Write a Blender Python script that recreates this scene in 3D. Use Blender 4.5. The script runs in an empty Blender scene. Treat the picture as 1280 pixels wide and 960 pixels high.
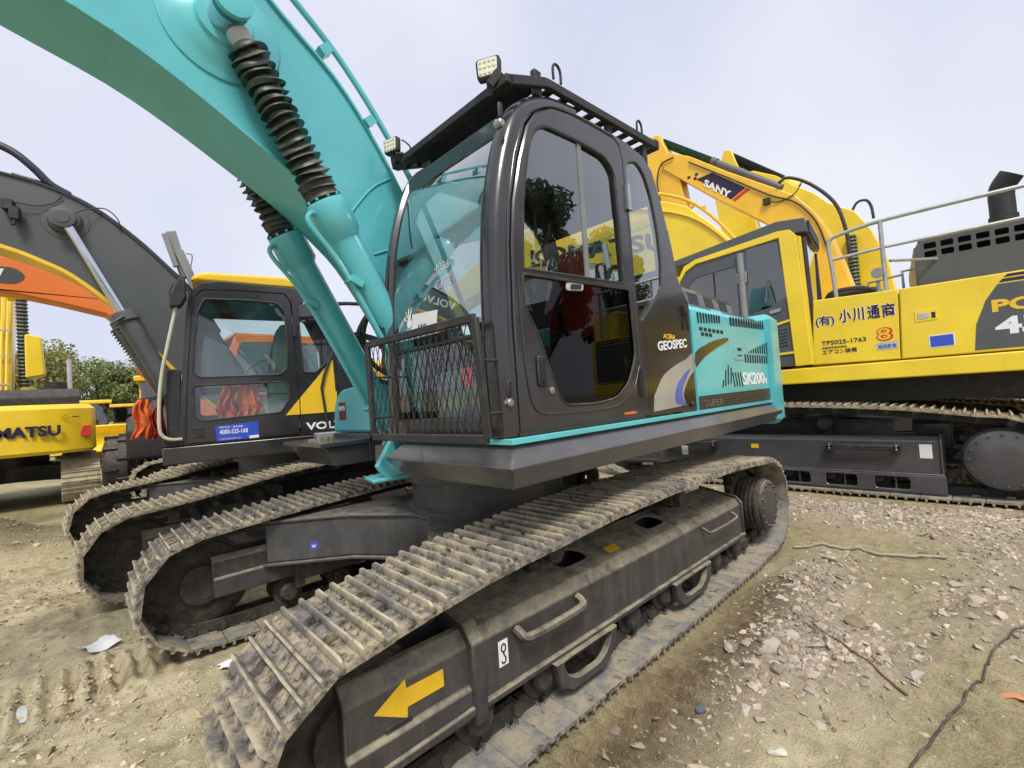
import bpy, math, random
import numpy as np
from mathutils import Vector as V, Matrix, noise
from mathutils.geometry import tessellate_polygon
random.seed(7)
RAD = math.radians
scene = bpy.context.scene
COL = scene.collection
I4 = Matrix.Identity(4)
WM = {}

# ------------------------------------------------------------------ helpers
def rz(a): return Matrix.Rotation(RAD(a), 4, 'Z')
def T(x, y=0, z=0): return Matrix.Translation((x, y, z))

class MB:
    """collects shapes, build() links them as ONE mesh object"""
    def __init__(s): s.v = []; s.f = []; s.X = None
    def add(s, vs, fs):
        o = len(s.v)
        if s.X is not None: vs = [s.X @ V(p) for p in vs]
        s.v += [tuple(p) for p in vs]; s.f += [tuple(i + o for i in f) for f in fs]
        return s
    def box(s, x0, x1, y0, y1, z0, z1):
        vs = [(x, y, z) for x in (x0, x1) for y in (y0, y1) for z in (z0, z1)]
        return s.add(vs, [(0,1,3,2),(4,6,7,5),(0,4,5,1),(2,3,7,6),(0,2,6,4),(1,5,7,3)])
    def obox(s, c, size, M=None):
        a, b, d = size[0]/2, size[1]/2, size[2]/2
        M = M or I4
        vs = [V(c) + (M.to_3x3() @ V((x, y, z))) for x in (-a, a) for y in (-b, b) for z in (-d, d)]
        return s.add(vs, [(0,1,3,2),(4,6,7,5),(0,4,5,1),(2,3,7,6),(0,2,6,4),(1,5,7,3)])
    def bar(s, p0, p1, w, h, up=(0, 0, 1)):
        p0, p1, up = V(p0), V(p1), V(up)
        d = (p1 - p0).normalized(); a = d.cross(up)
        if a.length < 1e-4: a = d.cross(V((1, 0, 0)))
        a.normalize(); b = a.cross(d)
        vs = [p + a*x*w/2 + b*y*h/2 for p in (p0, p1) for x, y in ((-1,-1),(1,-1),(1,1),(-1,1))]
        return s.add(vs, [(3,2,1,0),(4,5,6,7),(0,1,5,4),(1,2,6,5),(2,3,7,6),(3,0,4,7)])
    def tube(s, pts, r, n=10, cap=True, closed=False, flat=1.0):
        pts = [V(p) for p in pts]; m = len(pts)
        rs = r if isinstance(r, (list, tuple)) else [r]*m
        ts = []
        for i in range(m):
            if closed: t = pts[(i+1) % m] - pts[i-1]
            else: t = pts[min(i+1, m-1)] - pts[max(i-1, 0)]
            ts.append(t.normalized())
        a = ts[0].orthogonal().normalized()
        vs = []
        for i in range(m):
            a = (a - ts[i]*a.dot(ts[i]))
            if a.length < 1e-5: a = ts[i].orthogonal()
            a.normalize(); b = ts[i].cross(a)
            for k in range(n):
                q = 2*math.pi*k/n
                vs.append(pts[i] + (a*math.cos(q) + b*math.sin(q)*flat)*rs[i])
        fs = []
        for i in range(m if closed else m-1):
            j = (i+1) % m
            for k in range(n):
                l = (k+1) % n
                fs.append((i*n+k, j*n+k, j*n+l, i*n+l))
        if cap and not closed:
            fs.append(tuple(range(n))); fs.append(tuple((m-1)*n + k for k in range(n))[::-1])
        return s.add(vs, fs)
    def cyl(s, p0, p1, r0, r1=None, n=24):
        return s.tube([p0, p1], [r0, r0 if r1 is None else r1], n)
    def lathe(s, p0, p1, prof, n=28):
        """prof: list of (distance along axis, radius)"""
        p0, p1 = V(p0), V(p1); d = (p1-p0).normalized()
        a = d.orthogonal().normalized(); b = d.cross(a)
        vs = []; fs = []
        for t, r in prof:
            for k in range(n):
                q = 2*math.pi*k/n
                vs.append(p0 + d*t + (a*math.cos(q) + b*math.sin(q))*max(r, 1e-4))
        m = len(prof)
        for i in range(m-1):
            for k in range(n):
                l = (k+1) % n
                fs.append((i*n+k, i*n+l, (i+1)*n+l, (i+1)*n+k))
        fs.append(tuple(range(n))[::-1]); fs.append(tuple((m-1)*n+k for k in range(n)))
        return s.add(vs, fs)
    def prism(s, poly, ax, a0, a1, holes=(), ch=0.0, chb=None):
        """polygon in the plane across axis ax, extruded a0..a1; ch chamfers the a0 side"""
        def P(p, a):
            if ax == 'y': return (p[0], a, p[1])
            if ax == 'x': return (a, p[0], p[1])
            return (p[0], p[1], a)
        loops = [list(poly)] + [list(h) for h in holes]
        def area(l): return sum(l[i-1][0]*l[i][1] - l[i][0]*l[i-1][1] for i in range(len(l)))/2
        def off(l, c, inward):
            sgn = 1 if area(l) > 0 else -1
            if not inward: sgn = -sgn
            out = []
            m = len(l)
            for i in range(m):
                a, b, d = V(l[i-1]), V(l[i]), V(l[(i+1) % m])
                e1 = (b-a); e2 = (d-b)
                if e1.length < 1e-9 or e2.length < 1e-9: out.append(tuple(b)); continue
                e1.normalize(); e2.normalize()
                n1 = V((-e1.y, e1.x)); n2 = V((-e2.y, e2.x)); nn = n1+n2
                if nn.length < .2: nn = n1
                nn.normalize(); k = c/max(nn.dot(n1), .5)
                out.append((b.x + nn.x*k*sgn, b.y + nn.y*k*sgn))
            return out
        sg = 1 if a1 > a0 else -1
        rings = []
        c0 = ch; c1 = ch if chb is None else chb
        for li, l in enumerate(loops):
            inw = (li == 0); R = []
            if c0 > 0: R.append((off(l, c0, inw), a0)); R.append((l, a0 + sg*c0))
            else: R.append((l, a0))
            if c1 > 0: R.append((l, a1 - sg*c1)); R.append((off(l, c1, inw), a1))
            else: R.append((l, a1))
            rings.append(R)
        vs = []; fs = []; starts = []
        for R in rings:
            st = []
            for l, a in R:
                st.append(len(vs)); vs += [P(p, a) for p in l]
            starts.append(st); m = len(R[0][0])
            for j in range(len(R)-1):
                for i in range(m):
                    k = (i+1) % m
                    fs.append((st[j]+i, st[j]+k, st[j+1]+k, st[j+1]+i))
        for idx in (0, -1):
            tl = [[V((p[0], p[1], 0)) for p in R[idx][0]] for R in rings]
            flat = []
            for R, st in zip(rings, starts): flat += [st[idx] + i for i in range(len(R[idx][0]))]
            if len(tl) == 1 and len(tl[0]) <= 4: fs.append(tuple(flat))
            else:
                for t in tessellate_polygon(tl): fs.append(tuple(flat[i] for i in t))
        return s.add(vs, fs)
    def build(s, name, mat, parent=None, W=I4, bevel=0, label=None, kind=None, seg=2, smooth=35, recalc=True):
        me = bpy.data.meshes.new(name)
        me.from_pydata(s.v, [], s.f); me.validate(verbose=False)
        if recalc:
            import bmesh
            bm = bmesh.new(); bm.from_mesh(me)
            bmesh.ops.recalc_face_normals(bm, faces=bm.faces); bm.to_mesh(me); bm.free()
        if smooth:
            me.shade_smooth(); me.set_sharp_from_angle(angle=RAD(smooth))
        else: me.shade_flat()
        me.materials.append(mat)
        return link(name, me, parent, W, bevel, label, kind, seg)

def link(name, me, parent=None, W=I4, bevel=0, label=None, kind=None, seg=2):
    o = bpy.data.objects.new(name, me); COL.objects.link(o)
    if parent is not None:
        o.parent = parent; o.matrix_parent_inverse = WM[parent.name].inverted()
    o.matrix_basis = W; WM[o.name] = W.copy()
    if bevel:
        b = o.modifiers.new('edge', 'BEVEL'); b.width = bevel; b.segments = seg
        b.limit_method = 'ANGLE'; b.angle_limit = RAD(32); b.use_clamp_overlap = True
    if label: o['label'] = label
    if kind: o['kind'] = kind
    return o

def thing(name, label, cat, loc=(0, 0, 0), group=None):
    o = bpy.data.objects.new(name, None); COL.objects.link(o)
    o.empty_display_size = .2
    o.matrix_basis = T(*loc); WM[o.name] = o.matrix_basis.copy()
    o['label'] = label; o['category'] = cat
    if group: o['group'] = group
    return o

def tag(o, label, cat, group=None):
    o['label'] = label; o['category'] = cat
    if group: o['group'] = group
    return o

def fil(pts, r=.05, n=4):
    """polygon with rounded corners; r may be a list"""
    out = []; m = len(pts)
    for i in range(m):
        rr = r[i] if isinstance(r, (list, tuple)) else r
        a, b, c = V(pts[i-1]), V(pts[i]), V(pts[(i+1) % m])
        e1 = a-b; e2 = c-b; l1, l2 = e1.length, e2.length
        if rr <= 0: out.append(tuple(b)); continue
        k = min(rr, l1*.45, l2*.45)
        p0 = b + e1/l1*k; p1 = b + e2/l2*k
        for j in range(n+1):
            t = j/n
            out.append(tuple(p0*(1-t)**2 + b*2*t*(1-t) + p1*t*t))
    return out

def crm(pts, n=6, closed=False):
    """Catmull-Rom through points"""
    P = [V(p) for p in pts]; out = []; m = len(P)
    for i in range(m if closed else m-1):
        p1, p2 = P[i], P[(i+1) % m]
        p0 = P[i-1] if (i > 0 or closed) else p1*2-p2
        p3 = P[(i+2) % m] if (i+2 < m or closed) else p2*2-p1
        for j in range(n):
            t = j/n
            out.append(tuple(.5*((2*p1) + (p2-p0)*t + (2*p0-5*p1+4*p2-p3)*t*t + (3*p1-p0-3*p2+p3)*t**3)))
    if not closed: out.append(tuple(P[-1]))
    return out

def text(s, origin, xd, yd, height, mat, parent, name='lettering', W=I4, width=None, bold=0.0, shear=0.0, thick=.002, label=None):
    """raised lettering standing on a surface: origin = lower left corner"""
    cu = bpy.data.curves.new(name, 'FONT'); cu.body = s; cu.size = 1
    cu.offset = bold; cu.shear = shear; cu.resolution_u = 3
    tmp = bpy.data.objects.new('tmp', cu)
    me = bpy.data.meshes.new_from_object(tmp)
    bpy.data.objects.remove(tmp); bpy.data.curves.remove(cu)
    n = len(me.vertices)
    if n == 0: return None
    co = np.zeros(n*3); me.vertices.foreach_get('co', co); co = co.reshape(-1, 3)
    lo = co.min(0); hi = co.max(0); h = max(hi[1]-lo[1], 1e-6); w = max(hi[0]-lo[0], 1e-6)
    sy = height/h; sx = sy if width is None else width/w
    xd = V(xd).normalized(); yd = V(yd).normalized(); zd = xd.cross(yd)
    fs = [tuple(p.vertices) for p in me.polygons]
    m = MB()
    vs = [V(origin) + xd*((c[0]-lo[0])*sx) + yd*((c[1]-lo[1])*sy) + zd*thick for c in co]
    vb = [v - zd*thick*.9 for v in vs]
    cnt = {}
    for f in fs:
        for i in range(len(f)):
            e = (f[i], f[(i+1) % len(f)]); cnt[e] = 1
    side = [(a, b, b+n, a+n) for (a, b) in cnt if (b, a) not in cnt]
    m.add(vs+vb, fs+side)
    bpy.data.meshes.remove(me)
    return m.build(name, mat, parent, W, smooth=0, label=label, recalc=False)

def decal(poly, ax, a, mat, parent, name, W=I4, t=.002, label=None):
    """thin sticker on a flat panel, outer face at a-t (toward the viewer side)"""
    m = MB(); m.prism(poly, ax, a-t, a-t*.1)
    return m.build(name, mat, parent, W, smooth=0, label=label)

# ------------------------------------------------------------------ materials
def mk(name, col, rough=.5, metal=0, coat=0, var=.12, vscale=6, dust=0, dcol=(.30, .26, .19), dup=.5,
       bump=0, bscale=40, streak=0, spec=.5, coatr=.1, wear=0, wcol=(.25, .2, .15)):
    m = bpy.data.materials.new(name); m.use_nodes = True
    nt = m.node_tree; N = nt.nodes; L = nt.links
    bs = N['Principled BSDF']
    tc = N.new('ShaderNodeTexCoord')
    def nz(scale, det=5, rough_=.6, src='Object', sc=None):
        n = N.new('ShaderNodeTexNoise'); n.inputs['Scale'].default_value = scale
        n.inputs['Detail'].default_value = det; n.inputs['Roughness'].default_value = rough_
        if sc:
            mp = N.new('ShaderNodeMapping'); mp.inputs['Scale'].default_value = sc
            L.new(tc.outputs[src], mp.inputs[0]); L.new(mp.outputs[0], n.inputs['Vector'])
        else: L.new(tc.outputs[src], n.inputs['Vector'])
        return n
    def ramp(src, a, b):
        r = N.new('ShaderNodeMapRange'); r.inputs[1].default_value = a; r.inputs[2].default_value = b
        L.new(src, r.inputs[0]); return r.outputs[0]
    def mix(f, a, b):
        x = N.new('ShaderNodeMix'); x.data_type = 'RGBA'
        if isinstance(f, float): x.inputs[0].default_value = f
        else: L.new(f, x.inputs[0])
        for i, c in ((6, a), (7, b)):
            if isinstance(c, tuple): x.inputs[i].default_value = (*c[:3], 1)
            else: L.new(c, x.inputs[i])
        return x.outputs[2]
    def mul(a, b):
        x = N.new('ShaderNodeMath'); x.operation = 'MULTIPLY'
        for i, c in ((0, a), (1, b)):
            if isinstance(c, (int, float)): x.inputs[i].default_value = c
            else: L.new(c, x.inputs[i])
        return x.outputs[0]
    def addn(a, b):
        x = N.new('ShaderNodeMath'); x.operation = 'ADD'; x.use_clamp = True
        for i, c in ((0, a), (1, b)):
            if isinstance(c, (int, float)): x.inputs[i].default_value = c
            else: L.new(c, x.inputs[i])
        return x.outputs[0]
    n1 = nz(vscale)
    c = tuple(col)
    lo = tuple(max(0, x*(1-var)) for x in c); hi = tuple(min(1, x*(1+var)) for x in c)
    cc = mix(ramp(n1.outputs[0], .35, .65), lo, hi)
    rgh = None
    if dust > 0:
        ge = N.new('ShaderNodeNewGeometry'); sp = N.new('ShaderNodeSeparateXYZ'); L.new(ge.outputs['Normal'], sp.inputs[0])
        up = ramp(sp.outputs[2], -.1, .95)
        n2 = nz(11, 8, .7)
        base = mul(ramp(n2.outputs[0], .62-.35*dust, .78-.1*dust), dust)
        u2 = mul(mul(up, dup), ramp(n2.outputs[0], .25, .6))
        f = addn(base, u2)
        if streak > 0:
            n3 = nz(1, 4, .6, sc=(30, 30, 1.2))
            f = addn(f, mul(ramp(n3.outputs[0], .5, .8), streak))
        n4 = nz(60, 4, .6)
        dc = mix(n4.outputs[0], tuple(x*.7 for x in dcol), tuple(min(1, x*1.25) for x in dcol))
        cc = mix(f, cc, dc)
        rgh = addn(mul(f, .5), rough)
    if wear > 0:
        n5 = nz(22, 6, .7); cc = mix(mul(ramp(n5.outputs[0], .6, .68), wear), cc, tuple(wcol))
    L.new(cc, bs.inputs['Base Color'])
    if rgh is not None: L.new(rgh, bs.inputs['Roughness'])
    else:
        n6 = nz(vscale*3, 4); L.new(addn(mul(n6.outputs[0], .15), rough-.07), bs.inputs['Roughness'])
    bs.inputs['Metallic'].default_value = metal
    bs.inputs['Specular IOR Level'].default_value = spec
    bs.inputs['Coat Weight'].default_value = coat
    bs.inputs['Coat Roughness'].default_value = coatr
    if bump > 0:
        nb = nz(bscale, 8, .65); b = N.new('ShaderNodeBump'); b.inputs['Strength'].default_value = bump
        b.inputs['Distance'].default_value = .02
        L.new(nb.outputs[0], b.inputs['Height']); L.new(b.outputs[0], bs.inputs['Normal'])
    return m

def glass(name, tint=(.75, .85, .83), refl=1.5, base=.05, rough=.0, dirt=.0):
    m = bpy.data.materials.new(name); m.use_nodes = True
    nt = m.node_tree; N = nt.nodes; L = nt.links; N.clear()
    out = N.new('ShaderNodeOutputMaterial'); tr = N.new('ShaderNodeBsdfTransparent'); gl = N.new('ShaderNodeBsdfGlossy')
    geo = N.new('ShaderNodeNewGeometry'); tm = N.new('ShaderNodeMix'); tm.data_type = 'RGBA'
    tm.inputs[6].default_value = (*tint, 1); tm.inputs[7].default_value = (1, 1, 1, 1)
    L.new(geo.outputs['Backfacing'], tm.inputs[0]); L.new(tm.outputs[2], tr.inputs[0]); gl.inputs['Roughness'].default_value = rough
    gl.inputs['Color'].default_value = (.95, .97, 1, 1)
    fr = N.new('ShaderNodeFresnel'); fr.inputs[0].default_value = 1.5
    ma = N.new('ShaderNodeMath'); ma.operation = 'MULTIPLY_ADD'; ma.use_clamp = True
    ma.inputs[1].default_value = refl; ma.inputs[2].default_value = base
    L.new(fr.outputs[0], ma.inputs[0])
    iv = N.new('ShaderNodeMath'); iv.operation = 'SUBTRACT'; iv.inputs[0].default_value = 1; L.new(geo.outputs['Backfacing'], iv.inputs[1])
    m3 = N.new('ShaderNodeMath'); m3.operation = 'MULTIPLY'; L.new(ma.outputs[0], m3.inputs[0]); L.new(iv.outputs[0], m3.inputs[1]); ma = m3
    mx = N.new('ShaderNodeMixShader'); L.new(ma.outputs[0], mx.inputs[0]); L.new(tr.outputs[0], mx.inputs[1]); L.new(gl.outputs[0], mx.inputs[2])
    last = mx.outputs[0]
    if dirt > 0:
        df = N.new('ShaderNodeBsdfDiffuse'); df.inputs[0].default_value = (.45, .45, .42, 1)
        tc = N.new('ShaderNodeTexCoord'); nz = N.new('ShaderNodeTexNoise'); nz.inputs['Scale'].default_value = 5; nz.inputs['Detail'].default_value = 8
        L.new(tc.outputs['Object'], nz.inputs[0])
        mr = N.new('ShaderNodeMapRange'); mr.inputs[1].default_value = .45; mr.inputs[2].default_value = .8; mr.inputs[4].default_value = dirt
        L.new(nz.outputs[0], mr.inputs[0])
        m2 = N.new('ShaderNodeMixShader'); L.new(mr.outputs[0], m2.inputs[0]); L.new(last, m2.inputs[1]); L.new(df.outputs[0], m2.inputs[2]); last = m2.outputs[0]
    L.new(last, out.inputs[0])
    return m

M = {}
M['teal'] = mk('teal_paint', (.105, .50, .54), .28, coat=.3, var=.10, vscale=1.6, dust=.16, dup=.12, dcol=(.33,.36,.30), streak=.10, bump=.05, bscale=3, wear=.10, wcol=(.05,.20,.20))
M['black'] = mk('black_paint', (.024, .021, .023), .26, coat=.55, var=.3, vscale=3, dust=.08, dup=.10, dcol=(.16, .13, .11), bump=.03, bscale=4)
M['skirt'] = mk('dark_grey_paint', (.062, .060, .066), .28, coat=.45, var=.2, vscale=3, dust=.22, dup=.25, dcol=(.22, .19, .15), bump=.05, bscale=6)
M['matte'] = mk('matte_black', (.018, .018, .02), .6, var=.2, dust=.2, dup=.2)
M['rubber'] = mk('rubber', (.022, .022, .022), .65, var=.2, dust=.3, dup=.3)
M['bellows'] = mk('bellows_fabric', (.026, .040, .030), .34, var=.35, vscale=14, dust=.2, dup=.55, dcol=(.30, .31, .24), bump=.3, bscale=25)  # pale up-facing dust tone here paints in the light on the pleat edges
M['frame'] = mk('dusty_frame_paint', (.034, .030, .037), .38, var=.35, vscale=5, dust=.05, dup=.95, dcol=(.34, .30, .20), streak=.12, bump=.15, bscale=25)
M['leg'] = mk('grey_frame_paint', (.058, .058, .064), .38, var=.15, vscale=4, dust=.25, dup=.7, dcol=(.25, .23, .18), streak=.12, bump=.08, bscale=20)
M['muddy'] = mk('muddy_steel', (.20, .20, .205), .65, var=.45, vscale=9, dust=.70, dup=.5, dcol=(.47, .40, .28), bump=1.0, bscale=28, wear=.7, wcol=(.13, .075, .045))
M['muddark'] = mk('oily_mud', (.035, .03, .025), .7, var=.4, vscale=12, dust=.45, dup=.5, dcol=(.17, .14, .09), bump=.8, bscale=35)
M['muddy2'] = mk('dry_muddy_steel', (.24, .21, .16), .8, var=.35, vscale=9, dust=.8, dup=.5, dcol=(.50, .43, .29), bump=.8, bscale=30, wear=.5, wcol=(.14, .1, .07))
M['steelblue'] = mk('worn_track_steel', (.16, .165, .18), .5, metal=.4, var=.3, vscale=8, dust=.7, dup=.5, dcol=(.30, .28, .22), bump=.5, bscale=30, wear=.4)
M['yellow'] = mk('yellow_paint', (.84, .60, .018), .32, coat=.25, var=.08, vscale=1.5, dust=.16, dup=.2, dcol=(.42,.34,.18), streak=.12, bump=.05, bscale=3, wear=.12, wcol=(.30,.20,.04))
M['yellow2'] = mk('orange_yellow_paint', (.84, .50, .025), .38, coat=.2, var=.06, vscale=2, dust=.12, dup=.15)
M['vyellow'] = mk('warm_yellow_paint', (.84, .52, .02), .38, coat=.2, var=.06, vscale=2, dust=.12, dup=.15)
M['orange'] = mk('orange_paint', (.78, .19, .03), .4, coat=.2, var=.06, vscale=2, dust=.15, dup=.2)
M['gboom'] = mk('grey_boom_paint', (.072, .078, .080), .42, coat=.15, var=.12, vscale=1.5, dust=.1, dup=.15)
M['chrome'] = mk('chrome_rod', (.62, .62, .66), .14, metal=1, var=.05)
M['steel'] = mk('bare_steel', (.42, .42, .42), .35, metal=.9, var=.15)
M['galv'] = mk('galvanised_rail', (.40, .41, .40), .45, metal=.5, var=.12, vscale=12)
M['white'] = mk('white_paint', (.80, .80, .80), .5, var=.03)
M['cream'] = mk('cream_pipe', (.55, .52, .38), .5, var=.08)
M['grey'] = mk('grey_plastic', (.22, .23, .23), .5, var=.1)
M['lgrey'] = mk('light_grey_plastic', (.45, .47, .46), .5, var=.1)
M['red'] = mk('red_cloth', (.33, .02, .02), .8, var=.2, bump=.2, bscale=60)
M['ocloth'] = mk('orange_cloth', (.62, .135, .03), .85, var=.25, vscale=20, bump=.4, bscale=50)
M['seat'] = mk('seat_fabric', (.10, .12, .11), .85, var=.2, bump=.2, bscale=90)
M['hivis'] = mk('red_seat_fabric', (.42, .035, .02), .75, var=.15, bump=.2, bscale=90)
M['purple'] = mk('navy_letters', (.016, .008, .045), .5, var=.05)
M['blk'] = mk('black_letters', (.012, .012, .014), .5, var=.05)
M['blue'] = mk('blue_print', (.03, .08, .52), .5, var=.08)
M['lblue'] = mk('blue_enamel', (.08, .09, .45), .3, var=.05)
M['redp'] = mk('red_print', (.60, .03, .02), .5, var=.05)
M['maroon'] = mk('maroon_print', (.16, .012, .03), .5, var=.05)
M['arrow'] = mk('arrow_yellow', (.80, .50, .02), .5, var=.08, wear=.1)
M['silver'] = mk('silver_print', (.55, .54, .52), .3, metal=.5, coat=.3, var=.08, vscale=3)
M['bronze'] = mk('brown_metallic', (.075, .058, .040), .22, metal=.6, coat=.3, var=.1, vscale=3)
M['stripe'] = mk('dark_stripe', (.06, .05, .045), .4, var=.1)
M['gwrap'] = mk('green_wrap', (.03, .10, .05), .7, var=.35, vscale=15, bump=.6, bscale=30)
M['paper'] = mk('paper', (.72, .73, .72), .7, var=.05)
M['hose'] = mk('purple_black_hose', (.035, .025, .05), .35, var=.2)
M['lens'] = mk('lamp_lens', (.70, .72, .68), .12, coat=.6, var=.1, vscale=60)
M['led'] = mk('lamp_led', (.75, .68, .35), .3, var=.1)
M['skin'] = mk('printed_face', (.62, .42, .30), .6, var=.05)
M['tanhose'] = mk('tan_hose', (.32, .28, .21), .6, var=.15, vscale=30)
M['wood'] = mk('dry_wood', (.20, .14, .08), .8, var=.3, vscale=20)
M['glass'] = glass('window_glass', (.80, .90, .87), 1.6, .04, dirt=.04)
M['wglass'] = glass('windscreen_glass', (.38, .53, .49), 2.9, .12, dirt=.12)
M['sglass'] = glass('side_window_glass', (.66, .70, .70), 2.2, .08, dirt=.03)
M['dglass'] = glass('dark_tinted_glass', (.14, .13, .125), .40, .004)
M['gglass'] = glass('grey_tinted_glass', (.10, .11, .12), 2.0, .08)
M['bglass'] = glass('bronze_glass', (.40, .30, .24), 1.2, .06)

def mudmat(name, tan, steel, dark, rust=(.16,.075,.035), amt=.5, crest=True):
    m = bpy.data.materials.new(name); m.use_nodes = True; nt = m.node_tree; N = nt.nodes; L = nt.links; bs = N['Principled BSDF']
    tc = N.new('ShaderNodeTexCoord'); ob = N.new('ShaderNodeObjectInfo')
    off = N.new('ShaderNodeVectorMath'); off.operation = 'MULTIPLY_ADD'; off.inputs[1].default_value = (9, 7, 5)
    L.new(ob.outputs['Random'], off.inputs[0]); L.new(tc.outputs['Object'], off.inputs[2])
    def nz(sc, d=8, r=.65):
        n = N.new('ShaderNodeTexNoise'); n.inputs['Scale'].default_value = sc; n.inputs['Detail'].default_value = d; n.inputs['Roughness'].default_value = r
        L.new(off.outputs[0], n.inputs[0]); return n.outputs[0]
    def rg(src, a, b):
        r = N.new('ShaderNodeMapRange'); r.inputs[1].default_value = a; r.inputs[2].default_value = b; L.new(src, r.inputs[0]); return r.outputs[0]
    def mx(f, a, b):
        x = N.new('ShaderNodeMix'); x.data_type = 'RGBA'; L.new(f, x.inputs[0])
        for i, c in ((6, a), (7, b)):
            if isinstance(c, tuple): x.inputs[i].default_value = (*c, 1)
            else: L.new(c, x.inputs[i])
        return x.outputs[2]
    a = nz(7); b = nz(26, 8, .7); c = nz(70, 5, .6); d = nz(13, 6, .6)
    t = mx(c, tuple(x*.62 for x in tan), tuple(min(.62, x*1.3) for x in tan))
    st = mx(b, tuple(x*.6 for x in steel), tuple(x*1.35 for x in steel))
    col = mx(rg(a, .5-amt*.3, .62-amt*.1), st, t)
    col = mx(rg(b, .56, .66), col, t)
    col = mx(rg(d, .60, .68), col, dark)
    col = mx(rg(nz(34, 4), .66, .72), col, rust)
    # lighter muddy tones on the grouser tips, darker tones in the valleys between
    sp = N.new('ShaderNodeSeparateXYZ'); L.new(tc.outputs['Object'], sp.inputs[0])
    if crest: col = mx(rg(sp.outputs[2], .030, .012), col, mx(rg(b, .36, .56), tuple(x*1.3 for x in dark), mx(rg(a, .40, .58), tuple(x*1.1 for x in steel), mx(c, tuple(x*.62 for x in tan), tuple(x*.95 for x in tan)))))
    L.new(col, bs.inputs['Base Color']); bs.inputs['Roughness'].default_value = .85; bs.inputs['Specular IOR Level'].default_value = .25
    ad = N.new('ShaderNodeMath'); ad.operation = 'ADD'; L.new(b, ad.inputs[0]); L.new(c, ad.inputs[1])
    bp = N.new('ShaderNodeBump'); bp.inputs['Strength'].default_value = .5; bp.inputs['Distance'].default_value = .0032; L.new(ad.outputs[0], bp.inputs['Height']); L.new(bp.outputs[0], bs.inputs['Normal'])
    return m
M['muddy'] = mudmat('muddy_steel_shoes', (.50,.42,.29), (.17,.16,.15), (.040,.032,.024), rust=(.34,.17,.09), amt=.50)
M['muddy2'] = mudmat('dry_muddy_shoes', (.52,.44,.29), (.23,.20,.15), (.09,.07,.045), amt=.75)
M['steelblue'] = mudmat('worn_shoe_backs', (.36,.31,.22), (.18,.185,.185), (.07,.065,.055), amt=.34, crest=False)
M['pblue'] = mk('pale_blue_print', (.10, .13, .42), .35, coat=.3, var=.1)
# ------------------------------------------------------------------ undercarriage
def arc(c, r, a0, a1, n):
    return [(c[0]+r*math.cos(RAD(a0+(a1-a0)*i/n)), c[1]+r*math.sin(RAD(a0+(a1-a0)*i/n))) for i in range(n+1)]

def resample(pts, N):
    P = [V(p) for p in pts]; P.append(P[0]); L = [0]
    for i in range(1, len(P)): L.append(L[-1] + (P[i]-P[i-1]).length)
    out = []; j = 0
    for k in range(N):
        t = L[-1]*k/N
        while L[j+1] < t: j += 1
        f = (t-L[j])/max(L[j+1]-L[j], 1e-9); out.append(P[j].lerp(P[j+1], f))
    return out, L[-1]

def shoe_mesh(name, p, w, mat, seed, detail=True):
    rnd = random.Random(seed)
    prof = [(-.49,-.012),(-.505,.002),(-.44,.006),(-.42,.035),(-.375,.035),(-.345,.006),(-.10,.006),(-.07,.033),(-.025,.033),(0,.006),(.24,.006),(.27,.035),(.315,.035),(.345,.006),(.478,.006),(.478,-.012)]
    ys = [-w/2, -w/2+.02, -.17, -.115, -.062, 0, .062, .115, .17, w/2-.02, w/2]
    vs = []; fs = []
    m = len(prof)
    for y in ys:
        e = 1 if abs(y) < w/2-.001 else .75
        for (x, z) in prof:
            j = rnd.uniform(-.0022, .0022) if z > 0 else 0
            vs.append((x*p + rnd.uniform(-.001, .001), y, (z*e if z > .01 else z) + j))
    for i in range(len(ys)-1):
        for k in range(m):
            l = (k+1) % m
            hole = k == 5 and i in (3, 6)
            bh = k == m-1 and False
            if hole: continue
            fs.append((i*m+k, i*m+l, (i+1)*m+l, (i+1)*m+k))
    fs.append(tuple(range(m))[::-1]); fs.append(tuple((len(ys)-1)*m+k for k in range(m)))
    fs = [f for f in fs if not (len(f) == 4 and set(q % m for q in f) == {0, m-1} and min(q//m for q in f) in (3, 6))]
    mb = MB(); mb.add(vs, fs)
    for i in (3, 6):
        for xa, xb in ((-.49*p, prof[5][0]*p), (prof[6][0]*p, .478*p)):
            mb.add([(xa,ys[i],-.012),(xb,ys[i],-.012),(xb,ys[i+1],-.012),(xa,ys[i+1],-.012)], [(0,1,2,3)])
    # dark pocket floor under the cleaning holes stays open: side walls only
    for i in (3, 6):
        y0, y1 = ys[i], ys[i+1]
        x0, x1 = prof[5][0]*p, prof[6][0]*p
        mb.add([(x0,y0,.008),(x1,y0,.008),(x1,y0,-.03),(x0,y0,-.03)], [(0,1,2,3)])
        mb.add([(x0,y1,.008),(x1,y1,.008),(x1,y1,-.03),(x0,y1,-.03)], [(0,1,2,3)])
        mb.add([(x0,y0,.008),(x0,y1,.008),(x0,y1,-.03),(x0,y0,-.03)], [(0,1,2,3)])
        mb.add([(x1,y0,.008),(x1,y1,.008),(x1,y1,-.03),(x1,y0,-.03)], [(0,1,2,3)])
    for by in (-.145, -.088, .088, .145):
        bx = .12*p + rnd.uniform(-.003, .003)
        mb.lathe((bx, by, .004), (bx, by, .1), [(0, .013), (.010, .013), (.014, .010)], 6)
    me = bpy.data.meshes.new(name); me.from_pydata(mb.v, [], mb.f)
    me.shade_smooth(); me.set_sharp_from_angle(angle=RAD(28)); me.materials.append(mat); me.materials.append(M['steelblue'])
    for pl in me.polygons:
        if all(me.vertices[i].co.z < -.008 for i in pl.vertices): pl.material_index = 1
    return me

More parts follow.
